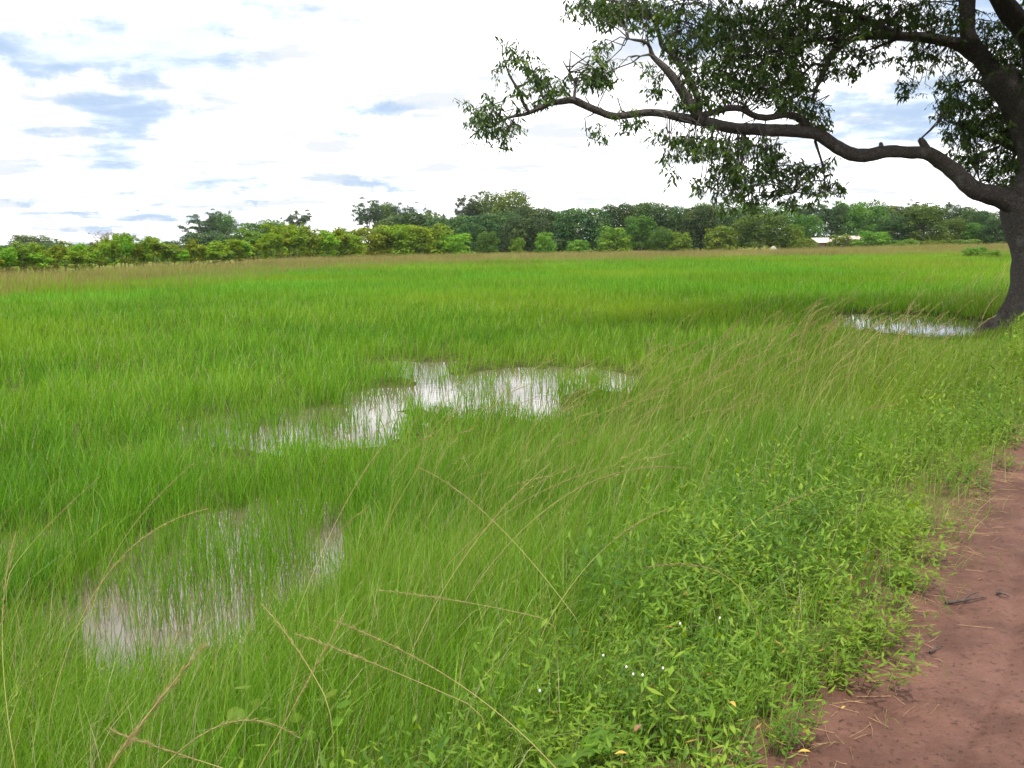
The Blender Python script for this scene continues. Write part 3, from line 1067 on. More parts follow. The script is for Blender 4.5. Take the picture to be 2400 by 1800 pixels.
# ------------------------------------------------------------------ the big tree
def build_big_tree():
    D = 20.5
    ppm = FPX / D                                  # pixels per metre at the tree
    base = pix(2440, 772, D)
    base.z = tz(base.x, base.y)
    root = empty('big_tree', base)
    tag(root, 'large spreading tree with long low limb beside the track at right', 'tree')
    inv = Vector(base)

    def loc(V):
        return np.asarray(V) - np.array(inv)

    # trunk with flared roots
    tp = [(2432, 800), (2434, 772), (2437, 748), (2442, 715), (2444, 660), (2442, 600), (2436, 545), (2432, 500), (2445, 440), (2452, 380), (2430, 310), (2385, 235), (2335, 172)]
    tr = [142, 118, 95, 80, 70, 66, 70, 76, 66, 62, 54, 42, 34]
    pts = [pix(x, y, D) for x, y in tp]
    pts, rad = spline(pts, [r / ppm for r in tr], 0.18)
    V, F, F3 = tube(pts, rad, 26, 0.07, 3)
    V = loc(V)
    # buttress folds near the ground
    cen = np.array(pts[0]) - np.array(inv)
    ang = np.arctan2(V[:, 1] - cen[1], V[:, 0] - cen[0])
    k = np.clip(1 - V[:, 2] / 1.0, 0, 1) ** 2
    f = 1 + 0.22 * k * (np.sin(ang * 5 + 0.8) + 0.4 * np.sin(ang * 9))
    V[:, 0] = cen[0] + (V[:, 0] - cen[0]) * f
    V[:, 1] = cen[1] + (V[:, 1] - cen[1]) * f
    trunk = obj('trunk', mesh_np('trunk', V, [F, F3], [M_bark], smooth=True), root)

    skel = []

    def limb(pp, widths, dd, step=0.12, sides=12, seed=0, name='limb', lump=0.11):
        """pp pixel points, widths diameters in px, dd depth offsets at start/end"""
        n = len(pp)
        P = [pix(x, y, D + dd[0] + (dd[1] - dd[0]) * i / (n - 1)) for i, (x, y) in enumerate(pp)]
        P, rr = spline(P, [w * 0.43 / ppm for w in widths], step)
        Vv, Ff, Ft = tube(P, rr, sides, lump, seed)
        obj(name, mesh_np(name, loc(Vv), [Ff, Ft], [M_bark], smooth=True), root)
        skel.extend([np.array(q_) - np.array(inv) for q_ in P])
        return P

    limb([(2440, 520), (2395, 488), (2349, 463), (2301, 452), (2254, 420), (2213, 383), (2175, 360), (2127, 356), (2073, 357), (2026, 364), (1994, 361),
          (1953, 339), (1921, 318), (1890, 309), (1795, 304), (1750, 303), (1683, 293), (1635, 282), (1588, 275), (1556, 266), (1525, 263), (1477, 269),
          (1436, 272), (1398, 259), (1366, 244), (1344, 234), (1319, 238), (1287, 244), (1252, 259), (1227, 269), (1192, 275), (1165, 290), (1150, 300)],
         [80, 66, 58, 54, 46, 40, 36, 34, 33, 34, 34, 34, 34, 32, 30, 31, 30, 26, 21, 19, 19, 19, 19, 18, 18, 18, 15, 13, 11, 9, 7, 4, 2], (0, -2.4), 0.10, 12, 5)
    limb([(1905, 312), (1886, 288), (1868, 273), (1842, 269), (1795, 276), (1763, 269), (1738, 255), (1700, 254), (1683, 260), (1651, 270), (1632, 280)],
         [24, 21, 19, 18, 18, 17, 16, 16, 16, 16, 14], (-0.7, -1.35), 0.10, 10, 6)
    limb([(1645, 284), (1629, 260), (1604, 222), (1582, 187), (1556, 158), (1531, 133), (1524, 112), (1518, 102), (1504, 96), (1490, 94), (1474, 91)],
         [28, 27, 25, 22, 18, 13, 10, 9, 8, 7, 4], (-1.3, -1.9), 0.08, 10, 7)
    limb([(1640, 250), (1629, 215), (1612, 182), (1594, 152), (1572, 123), (1553, 111), (1547, 92), (1544, 72), (1534, 52), (1528, 36)],
         [18, 17, 16, 15, 13, 12, 11, 10, 9, 8], (-1.2, -0.6), 0.08, 10, 8)
    limb([(1553, 111), (1568, 92), (1588, 66), (1594, 40), (1600, 8), (1612, -40)], [8, 7, 6, 4, 3, 3], (-0.7, -0.5), 0.08, 7, 9)
    limb([(1531, 133), (1520, 128), (1500, 132)], [9, 6, 3], (-1.75, -1.8), 0.06, 7, 10)
    limb([(1346, 236), (1347, 218), (1349, 199), (1345, 188), (1335, 171), (1319, 142)], [9, 7, 6, 5, 4, 2], (-2.0, -2.0), 0.06, 7, 11)
    limb([(1240, 262), (1230, 247), (1211, 206), (1192, 171), (1177, 127)], [9, 8, 7, 5, 3], (-2.2, -2.3), 0.06, 7, 12)
    limb([(1290, 244), (1275, 232), (1262, 205), (1252, 177), (1241, 140)], [8, 7, 6, 4, 2], (-2.1, -1.7), 0.06, 7, 13)
    limb([(1205, 278), (1199, 291), (1183, 320), (1180, 358)], [5, 4, 3, 2], (-2.3, -2.3), 0.06, 6, 14)
    limb([(1910, 330), (1915, 345), (1928, 389), (1934, 430), (1940, 450)], [8, 7, 6, 4, 2], (-0.7, -1.0), 0.08, 7, 15)
    limb([(1926, 395), (1905, 415), (1885, 430), (1862, 450)], [5, 4, 3, 2], (-0.8, -1.1), 0.08, 6, 16)
    limb([(2183, 372), (2172, 350), (2163, 335), (2157, 326)], [26, 20, 19, 16], (-0.25, -0.3), 0.05, 9, 17)
    limb([(2066, 352), (2065, 342), (2064, 335)], [17, 14, 10], (-0.4, -0.45), 0.05, 8, 18)
    # upper limbs
    limb([(2370, 215), (2330, 168), (2295, 132), (2270, 85), (2266, 40), (2268, 0), (2276, -80), (2260, -170), (2225, -270)],
         [60, 54, 50, 44, 42, 42, 36, 28, 18], (0, 0.4), 0.12, 12, 19)
    limb([(2290, 130), (2262, 112), (2222, 98), (2175, 89), (2127, 85), (2080, 84), (2016, 86), (1985, 98), (1953, 123), (1931, 168), (1915, 202), (1902, 240)],
         [44, 37, 32, 28, 25, 22, 20, 19, 17, 13, 10, 7], (0.1, -0.8), 0.10, 11, 20)
    limb([(1990, 98), (1930, 92), (1860, 105), (1790, 130), (1720, 142)], [14, 12, 9, 6, 3], (-0.5, -0.9), 0.10, 8, 21)
    limb([(1935, 160), (1910, 150), (1860, 190), (1800, 210)], [9, 8, 6, 3], (-0.6, -0.2), 0.10, 8, 22)
    limb([(2120, 84), (2060, 60), (1980, 20), (1890, -10), (1760, -50), (1620, -70)], [18, 17, 15, 13, 10, 6], (-0.2, 0.8), 0.12, 9, 23)
    limb([(2110, 88), (2070, 104), (2030, 120)], [10, 8, 4], (-0.2, -0.3), 0.08, 7, 24)
    limb([(2455, 300), (2440, 190), (2420, 90), (2380, 40), (2340, -10), (2300, -90), (2280, -200)], [80, 76, 68, 60, 54, 44, 26], (0.2, -0.9), 0.15, 12, 25)
    limb([(2455, 330), (2520, 230), (2600, 140), (2690, 60), (2780, -40), (2860, -160)], [80, 70, 60, 48, 36, 18], (0.2, 1.8), 0.18, 10, 26)
    limb([(2440, 420), (2405, 372), (2360, 340), (2310, 325), (2262, 300), (2215, 282)], [26, 22, 17, 12, 8, 4], (0.4, 1.2), 0.12, 8, 27)
    limb([(2340, 345), (2300, 362), (2288, 385), (2296, 425)], [10, 9, 7, 3], (0.8, 1.0), 0.08, 7, 28)
    limb([(2450, 250), (2400, 330), (2350, 250), (2290, 190), (2230, 200)], [24, 20, 16, 11, 5], (0.8, 2.4), 0.12, 8, 29)
    limb([(2460, 380), (2560, 330), (2700, 290), (2850, 280)], [60, 48, 34, 16], (-0.3, -2.5), 0.18, 9, 30)

    # ---- leaf sprays, gathered first and written as one mesh
    SC, SL, ST, SZ = [], [], [], []

    def spray(c, L, tintv, size):
        SC.append(c)
        SL.append(L)
        ST.append(tintv)
        SZ.append(size)

    # foliage masses: px centre, px half sizes, depth centre, depth half, sprays per 1000 px2
    MASS = [
        (1150, 288, 45, 38, -2.4, .35, 7), (1125, 258, 38, 26, -2.4, .3, 4), (1185, 318, 28, 30, -2.4, .25, 4), (1205, 300, 25, 20, -2.3, .25, 3),
        (1197, 120, 18, 30, -2.3, .2, 5), (1180, 165, 22, 26, -2.3, .2, 3), (1245, 155, 24, 30, -1.9, .25, 7), (1258, 195, 26, 30, -1.9, .25, 6),
        (1285, 218, 34, 22, -2.0, .3, 7), (1318, 203, 22, 22, -2.0, .25, 5), (1205, 220, 22, 28, -2.3, .25, 3), (1230, 245, 28, 18, -2.2, .25, 3),
        (1405, 128, 20, 26, -1.6, .3, 6), (1400, 170, 36, 30, -1.6, .35, 7), (1425, 192, 30, 16, -1.6, .3, 6), (1380, 185, 26, 20, -1.6, .3, 5),
        (1405, 310, 16, 22, -1.9, .25, 5), (1465, 290, 26, 16, -1.8, .25, 4), (1500, 285, 22, 16, -1.7, .25, 4), (1440, 262, 30, 8, -1.8, .2, 2),
        (1400, 14, 55, 26, -.6, .7, 9), (1440, 36, 34, 24, -.6, .6, 7), (1362, 30, 18, 14, -.6, .4, 6), (1495, 20, 50, 26, -.4, .8, 6), (1420, 55, 16, 16, -.6, .4, 5),
        (1522, 62, 40, 34, -.9, .6, 4), (1580, 40, 50, 40, -.6, .8, 3.5), (1545, 20, 60, 26, -.2, .8, 5),
        (1524, 178, 26, 32, -1.5, .35, 4), (1585, 105, 32, 34, -.9, .6, 4), (1545, 215, 16, 16, -1.5, .3, 3),
        (1620, 140, 40, 60, -.8, .7, 4.5), (1650, 80, 45, 60, -.7, .9, 5), (1640, 210, 42, 44, -1.0, .7, 5), (1600, 240, 34, 26, -1.2, .4, 4), (1680, 250, 42, 18, -1.2, .4, 3),
        (1700, 40, 60, 50, -.4, 1.2, 6), (1720, 120, 60, 60, -.5, 1.1, 6), (1690, 180, 46, 46, -.7, .9, 6), (1740, 200, 50, 38, -.6, .9, 6.5),
        (1790, 50, 70, 60, 0, 1.4, 6.5), (1800, 140, 60, 60, -.2, 1.3, 7), (1800, 205, 44, 34, -.5, .9, 5.5), (1860, 110, 56, 60, 0, 1.4, 7), (1860, 190, 46, 56, -.4, 1.0, 6.5),
        (1880, 40, 70, 60, .3, 1.6, 6), (1850, 240, 40, 28, -.6, .7, 5), (1895, 255, 28, 34, -.7, .4, 5), (1920, 270, 22, 26, -.7, .3, 5), (1930, 290, 18, 18, -.7, .25, 5),
        (1950, 150, 40, 36, -.2, .9, 5.5), (1985, 165, 30, 22, -.2, .7, 4.5), (1960, 60, 60, 60, .4, 1.6, 6), (2030, 120, 40, 20, 0, .7, 4.5), (2020, 40, 60, 46, .3, 1.5, 6),
        (2080, 140, 22, 14, 0, .3, 4), (2038, 138, 20, 14, 0, .3, 3.5), (2090, 40, 60, 40, .5, 1.5, 6), (2160, 30, 60, 46, .4, 1.5, 6), (2150, 130, 34, 28, .2, .8, 5.5), (2125, 170, 16, 26, .2, .3, 6), (2126, 212, 22, 14, .2, .3, 7),
        (2200, 130, 36, 24, .3, .8, 5.5), (2220, 60, 40, 50, .4, 1.2, 5.5), (2240, 170, 26, 44, .5, .6, 3.5), (2310, 60, 26, 40, .6, .7, 4),
        (2220, 215, 26, 36, .8, .5, 5), (2260, 230, 50, 50, .9, 1.0, 6), (2320, 120, 34, 60, .8, .9, 6), (2360, 180, 46, 60, 1.2, 1.0, 7), (2380, 80, 34, 50, 1.0, .9, 6),
        (2300, 290, 60, 50, 1.2, 1.2, 6.5), (2215, 275, 18, 28, 1.0, .4, 5), (2235, 320, 30, 30, 1.0, .6, 5.5), (2260, 350, 36, 34, 1.1, .7, 5.5), (2290, 390, 40, 30, 1.1, .8, 5), (2360, 300, 50, 60, 1.4, 1.2, 7.5),
        (2370, 400, 50, 56, 1.4, 1.1, 7.5), (2345, 440, 34, 24, 1.2, .7, 5), (2420, 350, 60, 90, 1.6, 1.2, 7), (2440, 200, 70, 90, 1.5, 1.4, 7),
        # hanging below the low limb
        (1545, 315, 24, 22, -1.4, .4, 4), (1590, 330, 36, 30, -1.3, .5, 5), (1625, 352, 34, 30, -1.2, .5, 5.5), (1660, 335, 40, 34, -1.2, .6, 5.5), (1565, 375, 16, 22, -1.3, .3, 4), (1580, 405, 14, 14, -1.3, .2, 3),
        (1720, 350, 50, 32, -1.0, .7, 5.5), (1780, 345, 44, 26, -1.0, .6, 4.5), (1700, 400, 40, 40, -1.1, .7, 6), (1740, 420, 40, 34, -1.1, .7, 6), (1660, 430, 30, 20, -1.2, .4, 3.5), (1640, 440, 24, 14, -1.2, .3, 3),
        (1790, 400, 40, 40, -1.0, .7, 5), (1835, 365, 30, 26, -.9, .5, 4.5), (1850, 410, 36, 28, -.9, .6, 5), (1890, 400, 28, 22, -.9, .4, 4.5), (1900, 440, 40, 22, -1.0, .5, 4.5), (1950, 440, 30, 18, -1.0, .3, 5),
        (1965, 425, 16, 14, -1.0, .25, 4.5), (1940, 390, 14, 20, -.9, .2, 4), (1720, 460, 40, 26, -1.2, .5, 5.5), (1760, 470, 30, 20, -1.2, .4, 4.5), (1820, 450, 36, 22, -1.0, .5, 4), (1700, 492, 26, 12, -1.2, .3, 4), (1860, 478, 34, 14, -1.0, .4, 4.5), (1775, 495, 20, 8, -1.1, .3, 3),
    ]
    for (mx, my, hx, hy, dc, dh, den) in MASS:
        n = max(3, int(4 * hx * hy / 1000.0 * den * (0.95 if mx < 1330 else 1.30)))
        if my > 300 and mx < 2000:
            hx, hy = hx * 0.88, hy * 0.88
        q = np.clip(rng.normal(0, 0.56, (n, 3)), -1.35, 1.35)
        for a, c2, e in q:
            p = np.array(pix(mx + a * hx, my + c2 * hy, D + dc + e * dh * 1.3)) - np.array(inv)
            spray(p, rng.uniform(0.22, 0.46), rng.beta(1.5, 2.6), rng.choice([0.07, 0.09, 0.11, 0.135]))
    nfront = len(SC)
    # the rest of the crown, above and to the right of what the photograph shows
    for _ in range(12000):
        while True:
            a, c2, e = rng.uniform(-1, 1, 3)
            if 0.25 < a * a + c2 * c2 + e * e < 1:
                break
        p = np.array([1.2 + a * 9.4, 0.8 + c2 * 6.0, 8.4 + e * 4.4])
        u_, v_, f_ = proj((p + np.array(inv))[None, :])
        if -100 < v_[0] < 620 and u_[0] < 2420:
            continue
        if p[0] < -6.5 and p[2] < 6.2:
            continue
        spray(p, rng.uniform(0.4, 0.7), rng.beta(1.6, 3.2), 0.24)
    C_, L_, T_, Z_ = np.array(SC), np.array(SL), np.array(ST), np.array(SZ)
    N, K = len(C_), 13
    a = rng.uniform(0, 2 * np.pi, N)
    ax = np.stack([np.cos(a), np.sin(a), rng.uniform(-1.1, 0.3, N)], 1)
    ax /= np.linalg.norm(ax, axis=1)[:, None]
    t = (np.arange(K) + 0.5) / K
    P = C_[:, None] + ax[:, None] * (L_[:, None] * (t - 0.5)[None])[..., None] + rng.normal(0, 0.02, (N, K, 3))
    P[..., 2] -= 0.10 * (t * t)[None] * L_[:, None]
    la = np.arange(K)[None] * 2.4 + rng.uniform(-0.6, 0.6, (N, K))
    sd_ = np.stack([np.cos(la), np.sin(la), rng.uniform(-0.9, 0.35, (N, K))], -1)
    d = ax[:, None] * 0.45 + sd_ * 0.8 - np.array([0, 0, 0.45])
    d /= np.linalg.norm(d, axis=-1)[..., None]
    sv = np.cross(d, rng.normal(0, 1, (N, K, 3)))
    sv /= np.linalg.norm(sv, axis=-1)[..., None]
    nv = np.cross(sv, d)
    ll = (Z_[:, None] * rng.uniform(0.6, 1.35, (N, K)))[..., None]
    ww = ll * rng.uniform(0.28, 0.42, (N, K))[..., None]
    c1 = P + d * ll * 0.45 + nv * 0.02 * ll
    V = np.stack([P, c1, P + d * ll - np.array([0, 0, 0.1]) * ll, c1 + sv * ww * 0.5 + nv * 0.18 * ww, c1 - sv * ww * 0.5 + nv * 0.18 * ww], 2)
    keep = rng.uniform(0, 1, (N, K)) < 0.86
    V = V[keep].reshape(-1, 3)
    nl = int(keep.sum())
    bi = (np.arange(nl) * 5)[:, None]
    F = np.concatenate([bi + [[0, 4, 1]], bi + [[0, 1, 3]], bi + [[1, 4, 2]], bi + [[1, 2, 3]]])
    tv = np.clip(T_[:, None] + rng.uniform(-0.25, 0.25, (N, K)), 0, 1)[keep]
    tag(obj('crown', mesh_np('crown', V, F, [M_crown], tint=np.repeat(tv, 5)), root), kind='stuff')
    # twigs carrying the sprays
    S_k = np.array(skel)
    TV, TF, TF3, o = [], [], [], 0
    for i in range(nfront):
        e0 = C_[i] - ax[i] * L_[i] * 0.5
        e1 = C_[i] + ax[i] * L_[i] * 0.45
        pts_ = [e0, C_[i] + np.array([0, 0, 0.02]), e1 - np.array([0, 0, 0.05])]
        rr_ = [0.006, 0.004, 0.002]
        if i % 5 == 0:
            j = int(np.argmin(((S_k - e0) ** 2).sum(1)))
            dist = np.linalg.norm(S_k[j] - e0)
            if dist < 1.6:
                md = (S_k[j] + e0) / 2 + rng.normal(0, 0.10, 3) + np.array([0, 0, 0.08])
                pts_ = [S_k[j], S_k[j] * .7 + md * .3 + rng.normal(0, .03, 3), md, e0, C_[i], e1]
                rr_ = [0.016, 0.013, 0.011, 0.008, 0.005, 0.002]
        v, f, f3 = tube(pts_, rr_, 4 if len(pts_) > 3 else 3, cap=False)
        TV.append(v)
        (TF).append(f + o)
        o += len(v)
    tag(obj('twigs', mesh_np('twigs', np.concatenate(TV), np.concatenate(TF), [M_bark]), root), kind='stuff')


build_big_tree()


# ------------------------------------------------------------------ background trees
def lobes_dome(n, w, h, z0, flat=1.0, waist=0.36):
    """lumps over a domed crown that hangs down to z0"""
    out = []
    for i in range(n):
        a = i * 2.39996 + rng.uniform(-0.5, 0.5)
        t = (i + rng.uniform(0, 1)) / n
        t = t ** 0.85
        zz = z0 + (h - z0) * (0.08 + 0.78 * t)
        q = (zz - z0) / (h - z0)
        prof = math.sqrt(max(0.02, 1 - ((q - waist) / (1 - waist)) ** 2)) if q > waist else 0.86 + 0.14 * q / waist
        rr = prof * rng.uniform(0.55, 0.86)
        lr = rng.uniform(0.14, 0.25)
        out.append((rr * math.cos(a) * w / 2, rr * math.sin(a) * w / 2, zz, w * lr, (h - z0) * lr * 0.75 * flat))
    for i in range(max(6, n // 4)):
        a = i * 2 * math.pi / max(6, n // 4) + rng.uniform(-0.3, 0.3)
        rr = rng.uniform(0.55, 0.80)
        out.append((rr * math.cos(a) * w / 2, rr * math.sin(a) * w / 2, z0 + (h - z0) * rng.uniform(0.04, 0.12), w * 0.2, (h - z0) * 0.13))
    out.append((0, 0, z0 + (h - z0) * 0.45, w * 0.30, (h - z0) * 0.36))
    return out


def crown_mesh(name, lobes, n, size, mat, shell=0.35, thin=0.66, updir=0.35):
    """leaf sprigs spread through the lobes; each sprig a small pointed 2-triangle leaf cluster, several per site"""
    L = np.array(lobes)
    vol = L[:, 3] ** 2 * L[:, 4]
    vol = vol ** 0.67
    pk = rng.choice(len(L), n, p=vol / vol.sum())
    d = rng.normal(0, 1, (n, 3))
    d /= np.linalg.norm(d, axis=1)[:, None]
    d[:, 2] = np.where(d[:, 2] < -0.55, -d[:, 2] * 0.8, d[:, 2])
    rr = 1 - shell * rng.uniform(0, 1, n) ** 1.6
    c = L[pk, :3] + d * rr[:, None] * np.stack([L[pk, 3], L[pk, 3], L[pk, 4]], 1)
    # orientation: normal mostly outward with jitter
    nv = d + rng.normal(0, 0.55, (n, 3)) + np.array([0, 0, updir])
    nv /= np.linalg.norm(nv, axis=1)[:, None]
    t1 = np.cross(nv, rng.normal(0, 1, (n, 3)))
    t1 /= np.linalg.norm(t1, axis=1)[:, None]
    t2 = np.cross(nv, t1)
    s = size * rng.uniform(0.55, 1.35, n)[:, None]
    wv = s * thin * rng.uniform(0.7, 1.3, n)[:, None]
    V = np.stack([c - t1 * s * 0.5, c + t2 * wv * 0.5 - t1 * s * 0.05 + nv * s * 0.12, c + t1 * s * 0.5 - np.array([0, 0, 1]) * s * 0.15,
                  c - t2 * wv * 0.5 + t1 * s * 0.1 + nv * s * 0.12], 1).reshape(-1, 3)
    b_ = np.arange(n)[:, None] * 4
    F = np.concatenate([b_ + [[0, 1, 2]], b_ + [[0, 2, 3]]])
    lt = rng.beta(2, 2.6, len(L))
    tint = np.clip(lt[pk] * 0.72 + rng.uniform(0, 0.28, n) + 0.12 * d[:, 2], 0, 1)
    return mesh_np(name, V, F, [mat], tint=np.repeat(tint, 4))


def branchy(h, w, z0, r0, n, seed, sides=6, wood=None, spread=1.0):
    """trunk with forking limbs reaching lobes; returns mesh and limb tips"""
    rr = random.Random(seed)
    parts, tips, o = [], [], 0
    tk, rad = spline([(0, 0, -0.3), (rr.uniform(-.03, .03) * h, rr.uniform(-.03, .03) * h, z0 * 0.5), (rr.uniform(-.05, .05) * h, 0, z0), (rr.uniform(-.06, .06) * h, 0, h * 0.75)],
                     [r0 * 1.25, r0, r0 * 0.8, r0 * 0.2], h / 10)
    parts.append(tube(tk, rad, sides, 0.05, seed))
    for i in range(n):
        t = rr.uniform(0.45, 0.95)
        b0 = tk[int(t * (len(tk) - 1))]
        a = rr.uniform(0, 6.283)
        ex = spread * w / 2 * rr.uniform(0.45, 0.95)
        e = np.array([math.cos(a) * ex, math.sin(a) * ex, z0 + (h - z0) * rr.uniform(0.35, 0.95)])
        md = b0 * 0.45 + e * 0.55 + np.array([0, 0, rr.uniform(-0.03, 0.06) * h])
        P, rd = spline([b0, md, e], [r0 * 0.42, r0 * 0.25, r0 * 0.08], h / 9)
        parts.append(tube(P, rd, max(4, sides - 1), 0.04, seed + i))
        tips.append(e)
        tips.append(md)
    V, F, F3 = [], [], []
    for (v, f, f3) in parts:
        V.append(v)
        F.append(f + o)
        F3.append(f3 + o)
        o += len(v)
    return mesh_np('trunk', np.concatenate(V), [np.concatenate(F), np.concatenate(F3)], [wood or M_bark2], smooth=True), tips


# prototypes: unit trees, (trunk mesh, crown mesh, height, width)
KIND = {}


def make_kinds():
    for i in range(4):       # dense mango: lumpy dark dome almost to the ground
        h, w = 8.0, 9.0
        tm, _ = branchy(h * .8, w * .6, 1.6, 0.28, 5, 100 + i)
        KIND['mango', i] = (tm, crown_mesh('crown', lobes_dome(44, w, h, 0.1), 15000, 0.33, M_mango, 0.2), h, w)
    for i in range(3):       # rounded mid-green tree
        h, w = 8.0, 7.5
        tm, _ = branchy(h * .85, w * .7, 1.8, 0.2, 7, 120 + i)
        KIND['round', i] = (tm, crown_mesh('crown', lobes_dome(30, w, h, 0.2), 11000, 0.28, M_green, 0.4), h, w)
    for i in range(3):       # dark loose tree with broken outline
        h, w = 9.0, 7.0
        tm, tips = branchy(h, w, 2.2, 0.22, 12, 140 + i)
        lb = [(t[0], t[1], t[2], rng.uniform(.6, 1.3), rng.uniform(.45, .9)) for t in tips] + lobes_dome(18, w, h, 0.6)
        KIND['loose', i] = (tm, crown_mesh('crown', lb, 10000, 0.28, M_green if i == 1 else M_mango, 0.5), h, w)
    for i in range(4):       # open airy tree, limbs showing
        h, w = 11.0, 9.0
        tm, tips = branchy(h, w, 3.6, 0.26, 16, 160 + i)
        lb = [(t[0], t[1], t[2], rng.uniform(.6, 1.2), rng.uniform(.3, .7)) for t0 in tips for t in (np.array(t0), np.array(t0) + rng.normal(0, .7, 3), np.array(t0) + rng.normal(0, .8, 3))]
        KIND['airy', i] = (tm, crown_mesh('crown', lb, 5600, 0.34, M_airy, 1.0), h, w)
    for i in range(3):       # big spreading tree
        h, w = 12.0, 13.0
        tm, tips = branchy(h, w, 3.2, 0.4, 14, 180 + i)
        lb = [(t[0], t[1], t[2], rng.uniform(.9, 1.8), rng.uniform(.6, 1.1)) for t in tips] + lobes_dome(30, w, h, 1.6)
        KIND['spread', i] = (tm, crown_mesh('crown', lb, 9500, 0.46, M_green, 0.6), h, w)
    for i in range(6):       # sapling: thin trunk(s), loose yellow-green head
        h, w = 2.6, 1.5
        tm, tips = branchy(h, w, 0.9, 0.035, 7, 200 + i, 5)
        lb = [(t[0], t[1], t[2], rng.uniform(.18, .36), rng.uniform(.2, .40)) for t in tips] + [(0, 0, h * .82, .3, .35), (0.1, 0, h * .6, .4, .4), (-.1, .1, h * .44, .40, .3)] + ([(.12, -.1, h * .26, .42, .32), (-.2, .1, h * .18, .35, .22)] if i % 2 else [])
        KIND['sapling', i] = (tm, crown_mesh('crown', lb, 1300, 0.15, M_yellow if i != 4 else M_light, 0.85, 0.55), h, w)
    for i in range(3):       # yellow-green spreading shrub tree
        h, w = 4.2, 5.0
        tm, tips = branchy(h, w, 0.8, 0.09, 12, 220 + i)
        lb = [(t[0], t[1], t[2], rng.uniform(.4, .8), rng.uniform(.3, .6)) for t in tips] + lobes_dome(18, w, h, 0.25)
        KIND['shrubtree', i] = (tm, crown_mesh('crown', lb, 4200, 0.26, M_yellow, 0.5), h, w)
    for i in range(3):       # light green round bush
        h, w = 3.0, 3.2
        tm, _ = branchy(h * .8, w * .6, 0.4, 0.06, 6, 240 + i, 5)
        KIND['bush', i] = (tm, crown_mesh('crown', lobes_dome(20, w, h, 0.02), 2600, 0.22, M_light, 0.4), h, w)
    # leafless grey tree
    h, w = 6.0, 6.0
    tm, tips = branchy(h, w, 1.0, 0.14, 26, 260, 5, M_twiggrey)
    pr = []
    rr = random.Random(5)
    V, F, F3, o = [], [], [], 0
    for t in tips:
        for _ in range(7):
            e = np.array(t) + np.array([rr.uniform(-.9, .9), rr.uniform(-.9, .9), rr.uniform(0.1, 1.0)])
            v, f, f3 = tube([t, (np.array(t) * .5 + e * .5) + np.array([0, 0, .1]), e], [0.03, 0.022, 0.008], 4)
            V.append(v)
            F.append(f + o)
            F3.append(f3 + o)
            o += len(v)
    KIND['bare', 0] = (tm, mesh_np('crown', np.concatenate(V), [np.concatenate(F), np.concatenate(F3)], [M_twiggrey]), h, w)


make_kinds()
_ti = 0


def tree(kind, var, px, wpx, top, dist, label, group=None, name=None, cat='tree', base_z=None, rotz=None):
    """a tree that stands dist metres away at pixel column px and reaches row `top`"""
    global _ti
    tm, cm, h0, w0 = KIND[kind, var]
    p = pix(px, 575, dist)
    x, y = p.x, p.y
    z = tz(x, y) if base_z is None else base_z
    ht = pix(px, top, dist).z - z
    wd = wpx / FPX * dist * 1.14
    ht = max(ht, 0.6)
    sz, sx = ht / h0, wd / w0
    root = empty(name or 'tree', (x, y, z))
    rz = rng.uniform(0, 6.283) if rotz is None else rotz
    root.rotation_euler = (0, 0, rz)
    root.scale = (sx, sx, sz)
    obj('trunk', tm, root)
    tag(obj('crown', cm, root), kind='stuff')
    tag(root, label, cat, group)
    _ti += 1
    return root


SAP = 'young slender yellow green trees in a loose row along the far meadow edge at left'
sap_lab = 'slender young yellow green tree in the loose row edging the meadow at left'
sx_ = -120.0
k = 0
while sx_ < 800:
    edge_y = np.interp(sx_, [-900, 0, 500, 800, 1100], [655, 634, 614, 598, 592])
    dist = float(np.interp(sx_, [-300, 0, 500, 800, 1100], [58, 63, 88, 112, 128])) + rng.uniform(-3, 6)
    top = float(np.interp(sx_, [-200, 0, 200, 330, 420, 560, 650, 720, 800], [588, 588, 580, 566, 580, 575, 545, 540, 545])) + rng.uniform(-14, 24)
    tree('sapling', k % 6, sx_ + rng.uniform(-6, 6), rng.uniform(36, 62), top - 10, dist, sap_lab, SAP, 'young_tree')
    sx_ += rng.uniform(8, 15)
    k += 1
for i, (px, top, w) in enumerate([(296, 550, 34), (333, 553, 36), (366, 554, 44), (190, 570, 30), (690, 533, 60), (725, 530, 56), (655, 545, 46), (770, 540, 60)]):
    tree('sapling', i % 4, px, w, top, float(np.interp(px, [0, 500, 800], [64, 86, 108])), 'taller slim young tree standing above the loose row at left',
         'taller young trees above the row at left', 'young_tree')

T = tree
for i in range(16):
    px = -70 + i * 52 + float(rng.uniform(-14, 14))
    T('bush', i % 3, px, float(rng.uniform(56, 84)), float(np.interp(px, [0, 400, 800], [596, 590, 566])) + float(rng.uniform(-6, 10)), float(np.interp(px, [0, 500, 800], [100, 125, 145])),
      'low light green bush behind the loose row of young trees at left', 'bushes behind the young trees at left', 'bush', 'bush')
